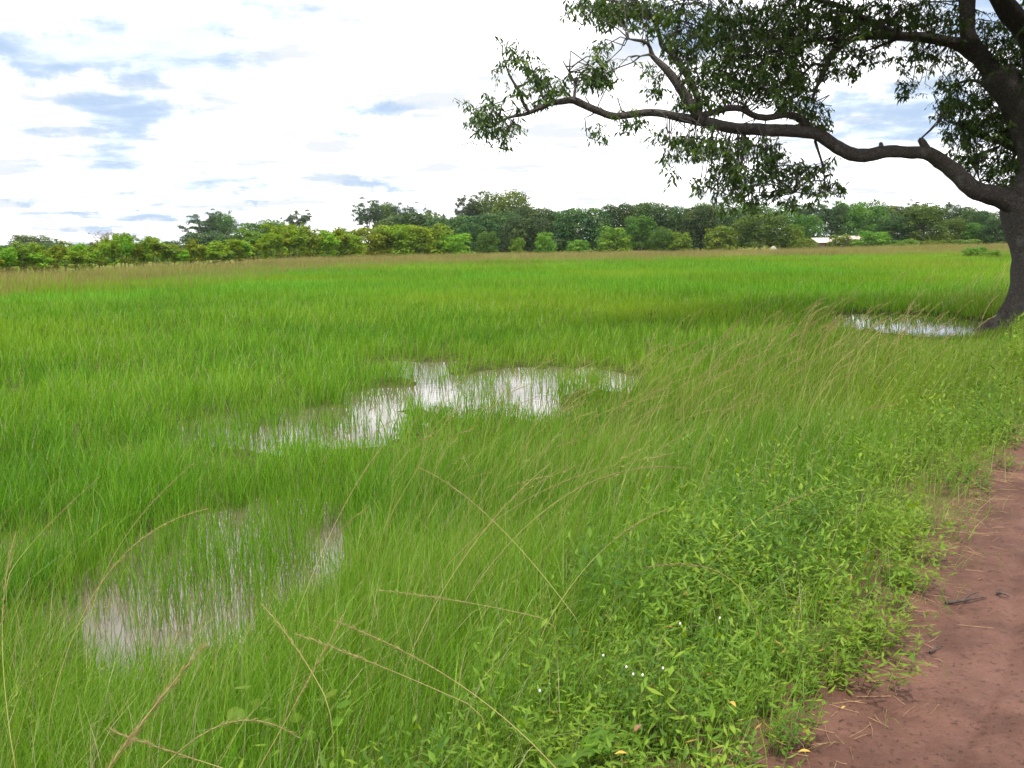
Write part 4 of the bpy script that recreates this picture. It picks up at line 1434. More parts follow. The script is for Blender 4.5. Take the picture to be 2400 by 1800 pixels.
# far skyline, left
T('spread', 0, 72, 90, 549, 250, 'broad dark tree on the skyline nearest the left edge', base_z=-1)
T('mango', 0, 5, 70, 573, 215, 'low dark dome tree at the left edge behind the row of young trees', base_z=-1)
T('mango', 1, 92, 90, 566, 190, 'low rounded tree below the broad skyline tree at far left', base_z=-1)
T('round', 0, 160, 70, 578, 190, 'low green tree right of the rounded dome at far left', base_z=-1)
T('bare', 0, 246, 86, 543, 130, 'leafless grey twiggy tree rising behind the young trees at left')
T('round', 1, 232, 90, 570, 120, 'bushy green tree at the foot of the leafless grey tree')
T('mango', 2, 400, 40, 563, 260, 'small dark tree far off between the two skyline groups at left', base_z=-1)
T('mango', 3, 345, 60, 570, 220, 'low far tree behind the tallest young trees at left', base_z=-1)
T('airy', 0, 472, 78, 500, 255, 'airy bluish tree, left of a pair on the left skyline', base_z=-1)
T('spread', 1, 524, 66, 496, 262, 'dense dark tree, right of a pair on the left skyline', base_z=-1)
T('mango', 2, 478, 96, 542, 185, 'dark dome tree below the skyline pair at left', base_z=-.6)
T('mango', 0, 545, 70, 550, 178, 'dark round tree right of the dome below the skyline pair', base_z=-.6)
T('round', 2, 612, 112, 515, 165, 'broad green tree left of the lone airy treetop', base_z=-.6)
T('loose', 1, 648, 60, 517, 172, 'dark leafy treetop at the right shoulder of the broad green tree', base_z=-.6)
T('airy', 1, 698, 58, 495, 270, 'lone airy treetop on the skyline left of centre', base_z=-1)
T('round', 0, 745, 70, 545, 180, 'low green tree in the skyline dip left of centre', base_z=-.6)
T('mango', 3, 800, 80, 548, 170, 'low dark tree below the tall airy pair left of centre', base_z=-.6)
T('airy', 2, 862, 66, 471, 240, 'tall airy tree, left of the pair left of centre', base_z=-1)
T('spread', 2, 902, 54, 471, 246, 'tall dark tree, right of the pair left of centre', base_z=-1)
T('airy', 3, 948, 62, 482, 240, 'low airy tree right of the tall pair left of centre', base_z=-1)
T('airy', 0, 1000, 30, 489, 250, 'small wispy treetop above the pale crested dome', base_z=-1)
T('airy', 1, 1038, 34, 501, 235, 'small wispy treetop right of the pale crested dome', base_z=-1)
T('mango', 1, 965, 150, 496, 178, 'wide dome tree with pale crest behind the yellow green shrubs', base_z=-.6)
T('mango', 0, 1045, 90, 510, 172, 'dark dome tree between pale crested dome and the centre trees', base_z=-.5)
# yellow-green shrub trees in front
T('shrubtree', 0, 812, 84, 545, 116, 'yellow green shrub tree, leftmost of the shrub group left of centre', name='shrub')
T('shrubtree', 1, 868, 110, 530, 120, 'dark yellow green shrub tree, second of the shrub group left of centre', name='shrub')
T('shrubtree', 2, 930, 116, 526, 122, 'large yellow green shrub tree in the middle of the shrub group', name='shrub')
T('shrubtree', 0, 1000, 112, 524, 124, 'tallest yellow green shrub tree right of the middle of the shrub group', name='shrub')
T('shrubtree', 1, 1060, 80, 545, 124, 'yellow green shrub tree, rightmost of the shrub group left of centre', name='shrub')
# centre
T('spread', 0, 1190, 128, 446, 228, 'huge spreading tree towering over the treeline at centre', base_z=-1)
T('airy', 2, 1098, 54, 458, 232, 'airy grey green tree at the left side of the towering tree', base_z=-1)
T('spread', 1, 1128, 60, 462, 236, 'dark leafy tree between the airy tree and the towering tree', base_z=-1)
T('mango', 1, 1100, 96, 502, 168, 'dark dome tree below the airy side of the towering tree', base_z=-.4)
T('mango', 2, 1170, 110, 495, 164, 'dark dome tree directly below the towering tree', base_z=-.4)
T('mango', 3, 1246, 96, 484, 172, 'pale crested dome tree right below the towering tree', base_z=-.5)
T('mango', 0, 1310, 70, 493, 174, 'pale crested dome tree in the dip right of the towering tree', base_z=-.5)
T('mango', 2, 1230, 90, 505, 152, 'very dark dome tree in front of the pale crested domes', base_z=-.3)
T('loose', 0, 1105, 66, 520, 146, 'dark bushy tree behind the right end of the yellow green shrubs', base_z=-.3)
T('round', 1, 1142, 46, 540, 140, 'small dark round tree at the meadow edge below the towering tree')
T('bush', 0, 1212, 34, 555, 140, 'small green bush in front of the very dark dome tree', name='bush', cat='bush')
T('bush', 1, 1278, 44, 541, 141, 'light green bush standing between two very dark dome trees', name='bush', cat='bush')
T('bush', 2, 1356, 50, 560, 139, 'low pale green bush in front of the wide dark dome', name='bush', cat='bush')
T('mango', 1, 1365, 118, 484, 156, 'wide very dark dome tree right of the skyline dip', base_z=-.3)
T('mango', 3, 1448, 80, 476, 160, 'dark dome tree with high crest, second after the skyline dip', base_z=-.3)
T('loose', 2, 1492, 50, 475, 166, 'brown tinged treetop between two dark domes', base_z=-.4)
T('mango', 0, 1530, 96, 474, 160, 'dark lumpy dome tree, third after the skyline dip', base_z=-.3)
T('mango', 2, 1590, 70, 482, 163, 'dark dome tree left of the hanging foliage', base_z=-.3)
T('bush', 0, 1437, 74, 528, 142, 'large round light green bush in front of the dark domes', name='bush', cat='bush')
T('loose', 1, 1500, 70, 503, 147, 'conical dark green tree right of the round light bush', base_z=-.2)
T('round', 2, 1552, 54, 532, 142, 'small mid green tree right of the conical dark tree')
T('bush', 1, 1592, 56, 540, 141, 'mid green bush, second right of the conical dark tree', name='bush', cat='bush')
# right half
T('mango', 1, 1642, 84, 478, 157, 'dark dome tree just below the lowest hanging foliage', base_z=-.3)
T('bush', 2, 1690, 70, 526, 144, 'light green bush below the hanging foliage', name='bush', cat='bush')
T('loose', 0, 1712, 80, 500, 152, 'dark loose tree behind the light bush below the hanging foliage', base_z=-.2)
T('round', 0, 1780, 112, 498, 146, 'wide dark green tree right of the light bush', base_z=-.1)
T('bush', 0, 1858, 56, 524, 146, 'light leafy bush right of the wide dark green tree', name='bush', cat='bush')
T('round', 1, 1884, 74, 500, 160, 'round green tree just left of the tin roofed house', base_z=-.2)
T('bush', 1, 1890, 44, 557, 141, 'low bush at left of the tin roofed house', name='bush', cat='bush')
T('loose', 0, 1950, 66, 474, 170, 'tall dark tree rising behind the tin roofed house', base_z=-.3)
T('round', 2, 2030, 92, 474, 168, 'tall broad green tree right of the tree behind the house', base_z=-.3)
T('bush', 2, 1966, 50, 548, 143, 'low bush at right of the tin roofed house', name='bush', cat='bush')
T('bush', 0, 2042, 80, 540, 145, 'broad low bush below the tall broad green tree', name='bush', cat='bush')
T('loose', 2, 2095, 70, 505, 152, 'dark forked tree right of the broad low bush', base_z=-.1)
T('loose', 1, 2160, 104, 478, 152, 'tall dark tree with showing trunk, left of the big trunk', base_z=-.1)
T('round', 0, 2228, 70, 510, 156, 'green tree between the tall dark tree and the big trunk', base_z=-.1)
T('mango', 3, 2285, 66, 492, 172, 'dark blue green dome tree close left of the big trunk', base_z=-.3)
T('round', 1, 2290, 62, 520, 154, 'lighter green tree in front of the dome left of the big trunk')
T('loose', 0, 2335, 76, 508, 150, 'dark tree partly hidden at the left side of the big trunk')
T('bush', 1, 2190, 60, 562, 143, 'low green bush beneath the tall dark tree', name='bush', cat='bush')
T('bush', 2, 2260, 60, 560, 143, 'low green bush at the meadow edge left of the big trunk', name='bush', cat='bush')
T('bush', 0, 2120, 56, 560, 143, 'low dark bush beneath the dark forked tree', name='bush', cat='bush')
T('bush', 0, 2292, 60, 577, 74, 'leafy green shrub on the meadow left of the big trunk', name='bush', cat='bush')
T('bush', 1, 2332, 36, 584, 70, 'smaller shrub touching the leafy shrub left of the big trunk', name='bush', cat='bush')
for i, (px, top, w) in enumerate([(2440, 490, 110), (2530, 480, 120), (2640, 490, 120), (2760, 480, 120)]):
    T(('mango', 'round')[i % 2], i % 3, px, w, top, 158, 'dark tree of the treeline continuing behind the big trunk', 'treeline behind the big trunk', base_z=-.2)
for i, (px, top, w) in enumerate([(-60, 575, 100), (-170, 565, 110), (-290, 570, 110)]):
    T(('mango', 'round')[i % 2], i % 3, px, w, top, 200, 'dark tree of the skyline continuing past the left edge', 'skyline past the left edge', base_z=-.6)
# pale far wood behind the right half
far_lab = ['pale olive tree of the far wood, first right of the hanging foliage', 'pale tree of the far wood above the wide dark green tree',
           'pale tree of the far wood above the round green tree', 'pale flat topped far tree left of the tall dark tree behind the house',
           'pale far tree between the two tall trees behind the house', 'pale far tree right of the tall broad green tree',
           'pale far tree above the dark forked tree', 'pale far tree left of the tall dark tree with showing trunk',
           'pale far tree right of the tall dark tree with showing trunk', 'pale far tree above the green tree near the big trunk',
           'pale far tree just left of the big trunk']
for i, (px, top, w, kd) in enumerate([(1665, 473, 90, 'round'), (1760, 474, 100, 'spread'), (1850, 478, 90, 'round'), (1905, 473, 90, 'airy'), (1990, 470, 100, 'spread'),
                                      (2070, 474, 90, 'round'), (2110, 480, 80, 'airy'), (2150, 478, 80, 'spread'), (2200, 476, 80, 'airy'), (2245, 484, 90, 'spread'),
                                      (2320, 492, 90, 'round')]):
    T(kd, i % 3, px, w, top, 300, far_lab[i], 'far wood behind the right treeline', base_z=-1)


# ------------------------------------------------------------------ houses half hidden in the treeline
def box(x0, x1, y0, y1, z0, z1):
    V = np.array([(x, y, z) for z in (z0, z1) for y in (y0, y1) for x in (x0, x1)], float)
    F = np.array([(0, 2, 3, 1), (4, 5, 7, 6), (0, 1, 5, 4), (2, 6, 7, 3), (0, 4, 6, 2), (1, 3, 7, 5)])
    return V, F


M_tin = rough_mat('tin_roof', (0.52, 0.38, 0.34), (0.62, 0.50, 0.46), 2.0, 0.45, 0.1)
M_mudwall = rough_mat('mud_wall', (0.26, 0.21, 0.19), (0.34, 0.28, 0.25), 2.0, 0.9, 0.3)
M_darkdoor = rough_mat('dark_wood', (0.05, 0.04, 0.035), (0.08, 0.06, 0.05), 5.0, 0.8, 0.3)


def house(px, dist, w, d, wall_h, roof_top, label, rz):
    p = pix(px, 575, dist)
    z = tz(p.x, p.y)
    root = empty('house', (p.x, p.y, z))
    root.rotation_euler = (0, 0, rz)
    V, F = box(-w / 2, w / 2, -d / 2, d / 2, -0.2, wall_h)
    obj('wall', mesh_np('wall', V, F, [M_mudwall]), root)
    # corrugated mono-pitch / gable roof
    e = 0.45
    n = 40
    xs = np.linspace(-w / 2 - e, w / 2 + e, n)
    rip = 0.03 * (np.arange(n) % 2)
    ys = [(-d / 2 - e, wall_h - 0.10), (0, roof_top), (d / 2 + e, wall_h - 0.10)]
    Vr = np.array([(x, y, zz + r) for (y, zz) in ys for x, r in zip(xs, rip)] + [(x, y, zz + r - 0.05) for (y, zz) in ys for x, r in zip(xs, rip)])
    Fr = []
    for lv in (0, 3):
        for j in (0, 1):
            for i in range(n - 1):
                a_ = (lv + j) * n + i
                Fr.append((a_, a_ + 1, a_ + n + 1, a_ + n))
    obj('roof', mesh_np('roof', Vr, np.array(Fr), [M_tin]), root)
    V, F = box(-0.45, 0.45, -d / 2 - 0.04, -d / 2 + 0.05, 0, min(1.9, wall_h - 0.2))
    obj('door', mesh_np('door', V, F, [M_darkdoor]), root)
    tag(root, label, 'house')


house(1926, 150, 2.6, 4.0, 1.15, 1.75, 'small house with pinkish tin roof half hidden in the treeline', R(8))
house(1992, 165, 2.8, 4.0, 1.45, 1.95, 'second tin roofed house showing faintly right of the first', R(-10))


# ------------------------------------------------------------------ tall seed stalks
def stalk_meshes(P, r0, head=0.3, n_sp=80, sl=0.016, width=0.010):
    """stem tube + feathery head along the last part of the curve P (np array n,3)"""
    n = len(P)
    rad = np.linspace(r0, r0 * 0.45, n)
    V, F, F3 = tube(list(P), list(rad), 4)
    stem = mesh_np('stem', V, [F, F3], [M_stem], tint=np.full(len(V), rng.uniform(0.1, 0.95)))
    seg = np.linalg.norm(np.diff(P, axis=0), axis=1)
    cum = np.concatenate([[0], np.cumsum(seg)])
    tot = cum[-1]
    tb = rng.uniform(0.2, 0.8)
    u = rng.uniform(0, 1, n_sp)
    t = 1 - head + head * u
    at_ = lambda q: np.stack([np.interp(np.clip(q, 0, 1) * tot, cum, P[:, k_]) for k_ in range(3)], 1)
    c = at_(t)
    ax = at_(t + 0.02) - at_(t - 0.02)
    ax /= np.linalg.norm(ax, axis=1)[:, None] + 1e-9
    sv = np.cross(ax, rng.normal(0, 1, (n_sp, 3)))
    sv /= np.linalg.norm(sv, axis=1)[:, None] + 1e-9
    env = (np.sin(np.pi * np.clip(0.10 + 0.90 * (1 - u), 0, 1)) * 0.75 + 0.25)[:, None]
    d = ax + sv * rng.uniform(0.08, 0.75, (n_sp, 1))
    L = sl * rng.uniform(0.5, 1.6, (n_sp, 1)) * (0.5 + env * 0.7)
    s2 = np.cross(d, ax)
    s2 /= np.linalg.norm(s2, axis=1)[:, None] + 1e-9
    b0 = c + sv * width * env * 0.3 * rng.uniform(0, 1, (n_sp, 1))
    w_ = L * 0.065
    V = np.stack([b0, b0 + d * L * 0.5 + s2 * w_, b0 + d * L, b0 + d * L * 0.5 - s2 * w_], 1).reshape(-1, 3)
    bi = np.arange(n_sp)[:, None] * 4
    F = np.concatenate([bi + [[0, 1, 2]], bi + [[0, 2, 3]]])
    seed = mesh_np('seed_head', V, F, [M_seed], tint=np.repeat(np.clip(tb + rng.uniform(-0.35, 0.35, n_sp), 0, 1), 4))
    return stem, seed


def bez(p0, p1, p2, n):
    t = np.linspace(0, 1, n)[:, None]
    return (1 - t) ** 2 * p0 + 2 * t * (1 - t) * p1 + t * t * p2


S_ = 2400 / 2212.0


def traced_stalk(root_px, mid_px, tip_px, d_root, d_tip, label, r0=0.0016, head=0.36, nsp=240, sl=0.011, width=0.009):
    """one particular stalk: root/bend/tip as seen, standing at its own distance (full-view pixels)"""
    a = np.array(pix(root_px[0] * S_, root_px[1] * S_, d_root))
    c = np.array(pix(tip_px[0] * S_, tip_px[1] * S_, d_tip))
    m_ = np.array(pix(mid_px[0] * S_, mid_px[1] * S_, (d_root + d_tip) / 2))
    ctrl = 2 * m_ - 0.5 * (a + c)
    P = bez(a, ctrl, c, 16)
    # carry the stem down to the soil
    g = tz(a[0], a[1])
    if a[2] > g:
        foot = np.array([a[0] - 0.35 * (P[1][0] - P[0][0]) * 4 * 0.2, a[1] + 0.02, g - 0.03])
        dv = P[1] - P[0]
        k_ = 5
        ext = bez(foot, a - dv / np.linalg.norm(dv) * min(0.12, (a[2] - g) * 0.6), a, k_)[:-1]
        P = np.vstack([ext, P])
    org = P[0].copy()
    st, sd_ = stalk_meshes(P - org, r0, head, nsp, sl, width)
    o = obj('seed_stalk', st, None, Vector(org))
    st.attributes['tint'].data.foreach_set('value', np.full(len(st.vertices), rng.uniform(0.7, 1.0), dtype=np.float32))
    tag(obj('seed_head', sd_, o), kind='stuff')
    tag(o, label, 'grass stalk', 'tall seeding grass stalks')
    return o


TR = [
    ((1240, 1330), (1060, 1120), (905, 1010), 4.0, 4.3, 'pale arched stalk bending back left in the middle foreground'),
    ((1170, 1335), (1000, 1300), (820, 1275), 3.6, 3.7, 'straight pale stalk lying almost level in the middle foreground'),
    ((1010, 1520), (800, 1430), (640, 1370), 2.9, 3.1, 'tan stalk sloping down right below the level pale stalk'),
    ((700, 1500), (640, 1400), (570, 1310), 2.9, 3.2, 'bent pale stalk with sharp top in front of the left puddle'),
    ((560, 1659), (660, 1480), (740, 1330), 2.6, 2.8, 'upright thin yellow stalk crossing the bent pale stalk'),
    ((190, 1480), (235, 1220), (420, 1000), 4.0, 4.6, 'dark curved stalk arching up over the left puddle'),
    ((30, 1640), (5, 1350), (35, 1150), 2.8, 3.2, 'upright reddish stalk close to the left edge'),
    ((110, 1530), (240, 1230), (445, 1100), 3.0, 3.2, 'slim straight stalk leaning right over the left puddle'),
    ((20, 1240), (90, 1150), (215, 1030), 4.4, 4.8, 'short dark arched stalk above the left puddle near the edge'),
    ((640, 1330), (740, 1100), (830, 960), 4.4, 4.8, 'thin stalk rising between left puddle and middle puddle'),
    ((880, 1430), (1020, 1180), (1190, 1000), 3.6, 4.0, 'stalk with soft tan plume leaning right in the centre'),
    ((960, 1230), (1120, 1090), (1310, 1010), 4.6, 5.0, 'stalk with long drooping plume right of the centre plume'),
    ((1010, 1290), (1240, 1060), (1490, 1012), 4.2, 4.6, 'long stalk arched far to the right in the centre'),
    ((1180, 1350), (1300, 1190), (1440, 1100), 3.8, 4.0, 'short feathery plume at centre right above the weeds'),
    ((1640, 1360), (1560, 1240), (1400, 1225), 3.6, 3.6, 'pale arched stalk tipping left above the weeds'),
    ((1200, 1659), (980, 1470), (720, 1340), 2.5, 2.7, 'long thin tan stalk crossing the bottom centre diagonally'),
    ((480, 1659), (300, 1600), (240, 1575), 2.4, 2.5, 'short pale stalk lying at the bottom left'),
    ((1500, 1300), (1600, 1150), (1790, 1050), 4.4, 4.8, 'thin stalk leaning right above the bank of weeds'),
    ((350, 1659), (500, 1560), (640, 1590), 2.5, 2.6, 'low arched green stalk at the bottom left'),
]
for (a_, m_, c_, d0, d1, lb) in TR:
    traced_stalk(a_, m_, c_, d0, d1, lb)
# the thick brown plume at bottom left
traced_stalk((235, 1659), (330, 1530), (440, 1395), 2.25, 2.5, 'thick brown seed plume at the bottom left corner', 0.0014, 0.62, 400, 0.018, 0.012)

def stalk_curve(sc):
    L = rng.uniform(0.80, 1.15) * sc
    lean = rng.uniform(0.20, 0.72)
    a = rng.normal(0, 0.40)
    tip_ = np.array([lean * L, rng.uniform(-0.12, 0.12) * L, L * math.sqrt(max(0.1, 1 - lean * lean)) * 0.95])
    mid_ = tip_ * 0.5 + np.array([-0.12 * L, 0, 0.12 * L])
    P = bez(np.zeros(3) - np.array([0, 0, 0.03]), 2 * mid_ - 0.5 * tip_, tip_, 9)
    c, s_ = math.cos(a), math.sin(a)
    return np.stack([P[:, 0] * c - P[:, 1] * s_, P[:, 0] * s_ + P[:, 1] * c, P[:, 2]], 1)


def scatter_stalks():
    # thick stand between the middle puddle, the verge and the tree
    xy = fan_points(3.4, 19, 8.5, 30)
    s, w = zone(xy)
    d = np.hypot(xy[:, 0], xy[:, 1])
    u_, v_, f_ = proj(place(xy))
    c = np.exp(-((s - 2.9) / 1.5) ** 2) * np.where(d < 5.0, 0.40, 1.0)
    keep = (s > 1.0) & (w < 0.4) & (u_ > 700) & (u_ < 2480) & (rng.uniform(0, 1, len(xy)) < c) & (low_margin(xy[:, 0], xy[:, 1], 0.55) > 0.62)
    p = xy[keep]
    p = p[np.argsort(np.hypot(p[:, 0], p[:, 1]))]
    for x, y in p[:280]:
        r = math.hypot(x, y)
        st, sd_ = stalk_meshes(stalk_curve(rng.uniform(0.8, 1.1)), 0.0015 * max(1.0, r / 6), rng.uniform(0.24, 0.42), 70, 0.016 * max(1, r / 9), 0.012)
        o = obj('seed_stalk', st, None, Vector((x, y, tz(x, y))))
        tag(obj('seed_head', sd_, o), kind='stuff')
        tag(o, 'slender tan seed stalk leaning right in the stand between puddles and track', 'grass stalk', 'leaning seed stalks in the stand by the track')
    # beyond: as one mass
    xy = fan_points(19, 40, 1.6, 32)
    s, w = zone(xy)
    keep = (s > 0.8) & (w < 0.3) & (rng.uniform(0, 1, len(xy)) < np.exp(-((s - 3.0) / 2.6) ** 2)) & (low_margin(xy[:, 0], xy[:, 1], 0.8) > 0.6)
    rest = np.vstack([p[280:], xy[keep]])
    pa, pb = [], []
    for x, y in rest:
        r = math.hypot(x, y)
        P = stalk_curve(rng.uniform(0.85, 1.15)) + np.array([x, y, tz(x, y)])
        n = len(P)
        wv = np.array([0.0, 1.0, 0.0]) if rng.uniform() < .5 else np.array([1.0, 0.0, 0.0])
        wd = np.linspace(1.0, 0.6, n)[:, None] * 0.0016 * r / 7
        hd = (np.linspace(0, 1, n) > 0.68)[:, None]
        wd = np.where(hd, wd * 2.2, wd)
        wd[-1] *= 0.2
        V = np.stack([P - wv * wd, P + wv * wd], 1).reshape(-1, 3)
        F4 = np.array([(2 * k, 2 * k + 1, 2 * k + 3, 2 * k + 2) for k in range(n - 1)])
        pa.append((V, F4, np.zeros((0, 3), int), np.full(2 * n, rng.uniform(.3, 1)), np.repeat(np.linspace(0, 1, n), 2)))
    bake('seeding_grass', pa, M_stem, 'tan seed stalks leaning right around the foot of the big tree')


scatter_stalks()


# ------------------------------------------------------------------ particular plants in the foreground
def leaf_outline(kind, L):
    """flat outline of a broad leaf, in the xy plane, base at origin pointing +y; returns points"""
    pts = []
    n = 28
    for i in range(n + 1):
        a = -math.pi / 2 + 2 * math.pi * i / n
        if kind == 'round':
            r = 0.5 * (1 - 0.10 * math.exp(-((i / n - 0.5) / 0.05) ** 2))
            x, y = r * math.cos(a) * 1.0, r * math.sin(a) * 0.95 + 0.5
        elif kind == 'lobed':
            r = 0.5 * (1 + 0.16 * math.cos(5 * (a - math.pi / 2)) + 0.03 * math.cos(23 * a))
            x, y = r * math.cos(a) * 1.05, r * math.sin(a) + 0.42
        else:
            t = math.sin(a) * 0.5 + 0.5
            x, y = math.cos(a) * 0.16 * math.sin(math.pi * min(1, t * 0.92 + 0.05)), t
        pts.append((x * L, y * L))
    return pts[:-1]


def broad_leaf(kind, L, mat, cup=0.10):
    o = leaf_outline(kind, L)
    n = len(o)
    cx, cy_ = 0.0, L * 0.5
    V = [(cx, cy_, 0.0)]
    for (x, y) in o:
        V.append(((x + cx) * 0.55 + 0 * cx, cy_ + (y - cy_) * 0.55, cup * 0.25 * abs(x)))
    for (x, y) in o:
        r2 = (x / L) ** 2 + ((y - cy_) / L) ** 2
        V.append((x, y, cup * abs(x) * 1.0 - 0.35 * L * r2 + rng.normal(0, 0.006) * L))
    F3 = np.array([(0, 1 + i, 1 + (i + 1) % n) for i in range(n)])
    F4 = np.array([(1 + i, 1 + n + i, 1 + n + (i + 1) % n, 1 + (i + 1) % n) for i in range(n)])
    return mesh_np('leaf', V, [F4, F3], [mat], tint=np.full(len(V), rng.uniform(0.1, 0.8)), smooth=True)


def plant(px, py, z_up, kind, nleaf, L, spread, hgt, label):
    g = gnd(px, py, FIELD_Z * 0.5)
    for _ in range(6):
        g = gnd(px, py, tz(g.x, g.y) + z_up)
    base = Vector((g.x, g.y, tz(g.x, g.y)))
    root = empty('broadleaf_plant', base)
    tag(root, label, 'plant', 'broad leaved plants in the grass')
    for i in range(nleaf):
        a = i * 2.4 + rng.uniform(-0.5, 0.5)
        r = spread * (0.25 + 0.75 * math.sqrt((i + 0.5) / nleaf))
        hz = hgt * rng.uniform(0.7, 1.1) * (1.1 - 0.35 * r / max(spread, 1e-6))
        tip_ = np.array([math.cos(a) * r, math.sin(a) * r, hz])
        P = bez(np.array([0, 0, -0.02]), np.array([tip_[0] * 0.3, tip_[1] * 0.3, hz * 0.8]), tip_, 6)
        V, F, F3 = tube(list(P), [0.002] * 6, 4)
        obj('stem', mesh_np('stem', V, [F, F3], [M_broad], tint=np.full(len(V), 0.6)), root)
        lf = obj('leaf', broad_leaf(kind, L * rng.uniform(0.7, 1.15), M_broad), root)
        lf.location = tip_
        lf.rotation_euler = (R(rng.uniform(-45, 25)), R(rng.uniform(-25, 25)), a - math.pi / 2)


plant(1330, 1765, 0.12, 'lobed', 4, 0.105, 0.10, 0.20, 'plant with large dark lobed leaves at the bottom centre')
plant(590, 1668, 0.28, 'round', 7, 0.050, 0.09, 0.36, 'round leaved light green plant at the bottom left of centre')
plant(760, 1640, 0.28, 'round', 7, 0.048, 0.10, 0.34, 'round leaved light green plant right of the first round leaved plant')
plant(1180, 1230, 0.15, 'round', 5, 0.05, 0.08, 0.25, 'small round leaved plant among the fine grass near the centre')

# globe flowers
FLW = [(1414, 1540), (1484, 1584), (1468, 1567), (1506, 1586), (1594, 1465), (1687, 1452), (1554, 1570), (1265, 1623)]


def flower_mesh():
    V, F = [], []
    m = 7
    for i in range(1, 5):
        for k in range(m):
            a = 2 * math.pi * k / m
            ph = math.pi * i / 5
            rr = 0.0034 * (1 + 0.12 * ((i + k) % 2))
            V.append((rr * math.sin(ph) * math.cos(a), rr * math.sin(ph) * math.sin(a), rr * 1.35 * math.cos(ph)))
    for i in range(3):
        for k in range(m):
            F.append((i * m + k, (i + 1) * m + k, (i + 1) * m + (k + 1) % m, i * m + (k + 1) % m))
    V += [(0, 0, 0.0060), (0, 0, -0.0060)]
    t = len(V)
    F3 = [(k, (k + 1) % m, t - 2) for k in range(m)] + [(3 * m + (k + 1) % m, 3 * m + k, t - 1) for k in range(m)]
    return mesh_np('flower_head', V, [np.array(F), np.array(F3)], [M_flower])


FM = flower_mesh()
for (px, py) in FLW:
    g = gnd(px, py, 0.1)
    for _ in range(5):
        g = gnd(px, py, tz(g.x, g.y) + 0.30)
    b0 = Vector((g.x, g.y, tz(g.x, g.y)))
    P = bez(np.array([0.02, 0.01, -0.02]), np.array([0.02, 0.0, 0.18]), np.array([0, 0, 0.30]), 6)
    V, F, F3 = tube(list(P), [0.0012] * 6, 4)
    o = obj('globe_flower', mesh_np('stem', V, [F, F3], [M_broad], tint=np.full(len(V), 0.5)), None, b0)
    f = obj('flower_head', FM, o, (0, 0, 0.305))
    tag(o, 'tiny white globe flower on a thin stem among the weeds', 'flower', 'white globe flowers in the weeds')


# ------------------------------------------------------------------ litter on the track
def on_track(px, py, dz=0.004):
    g = gnd(px, py, 0.0)
    for _ in range(4):
        g = gnd(px, py, tz(g.x, g.y))
    return Vector((g.x, g.y, g.z + dz))


def twig(px0, px1, r, label, forks=()):
    a, c = on_track(*px0, 0.008), on_track(*px1, 0.008)
    n = 9
    P = []
    for i in range(n):
        t = i / (n - 1)
        q = a.lerp(c, t)
        q.z = tz(q.x, q.y) + r + 0.003 + 0.010 * math.sin(t * 3.1)
        q.x += 0.006 * math.sin(t * 9)
        q.y += 0.006 * math.cos(t * 7)
        P.append(np.array(q) - np.array(a))
    V, F, F3 = tube(P, list(np.linspace(r * 1.3, r * 0.6, n)), 7, 0.15, 2)
    o = obj('fallen_twig', mesh_np('twig', V, [F, F3], [M_deadwood], smooth=True), None, a)
    for (t0, e) in forks:
        s0 = P[int(t0 * (n - 1))]
        en = np.array(on_track(*e, 0.02)) - np.array(a)
        V, F, F3 = tube([s0, s0 * .5 + en * .5 + np.array([0, 0, .008]), en], [r * .8, r * .6, r * .3], 6)
        obj('fork', mesh_np('fork', V, [F, F3], [M_deadwood], smooth=True), o)
    tag(o, label, 'twig')


twig((2218, 1418), (2312, 1404), 0.0055, 'dark forked twig lying on the red track', [(0.45, (2294, 1397))])
twig((2336, 1396), (2362, 1404), 0.006, 'short dark chip of wood on the red track right of the twig')
twig((2180, 1535), (2208, 1520), 0.004, 'small dark twig at the ragged edge of the track below the forked twig')


def dead_leaf(px, py, L, mat, label, up_=0.0, rz=None, nm='fallen_leaf', grp=None):
    p = on_track(px, py, 0.006)
    if up_:
        for _ in range(5):
            g = gnd(px, py, tz(p.x, p.y) + up_)
            p = Vector((g.x, g.y, tz(g.x, g.y) + up_))
    o = obj(nm, broad_leaf('lance', L * 0.85, mat, 0.6), None, p)
    o.rotation_euler = (R(rng.uniform(-12, 12)), R(rng.uniform(-15, 15)), rng.uniform(0, 6.28) if rz is None else rz)
    tag(o, label, 'leaf', grp)


dead_leaf(2293, 1361, 0.042, M_deadleaf, 'pale brown fallen leaf on the track above the twig')
dead_leaf(2200, 1340, 0.07, M_deadleaf, 'orange brown dead leaf at the track edge')
dead_leaf(2150, 1425, 0.06, M_deadleaf, 'pale dry leaf tucked under the weeds at the track edge')
dead_leaf(2355, 1272, 0.03, M_deadwood, 'dark leaf scrap on the track farther along')
dead_leaf(1972, 1660, 0.045, M_yellowleaf, 'orange leaf hanging at the weed edge near the bottom', 0.06)
dead_leaf(1870, 1760, 0.045, M_yellowleaf, 'yellow leaf in the weeds at the bottom right', 0.10)
dead_leaf(2135, 1312, 0.035, M_yellowleaf, 'small yellow leaf in the weeds above the track edge', 0.12)
dead_leaf(1725, 1655, 0.05, M_yellowleaf, 'yellow green curled leaf in the weeds at the bottom', 0.22)
dead_leaf(1440, 1765, 0.05, M_yellowleaf, 'yellow leaf right of the large lobed leaves', 0.20)
dead_leaf(1485, 1715, 0.06, M_deadleaf, 'curled brown dry leaf right of the large lobed leaves', 0.22)


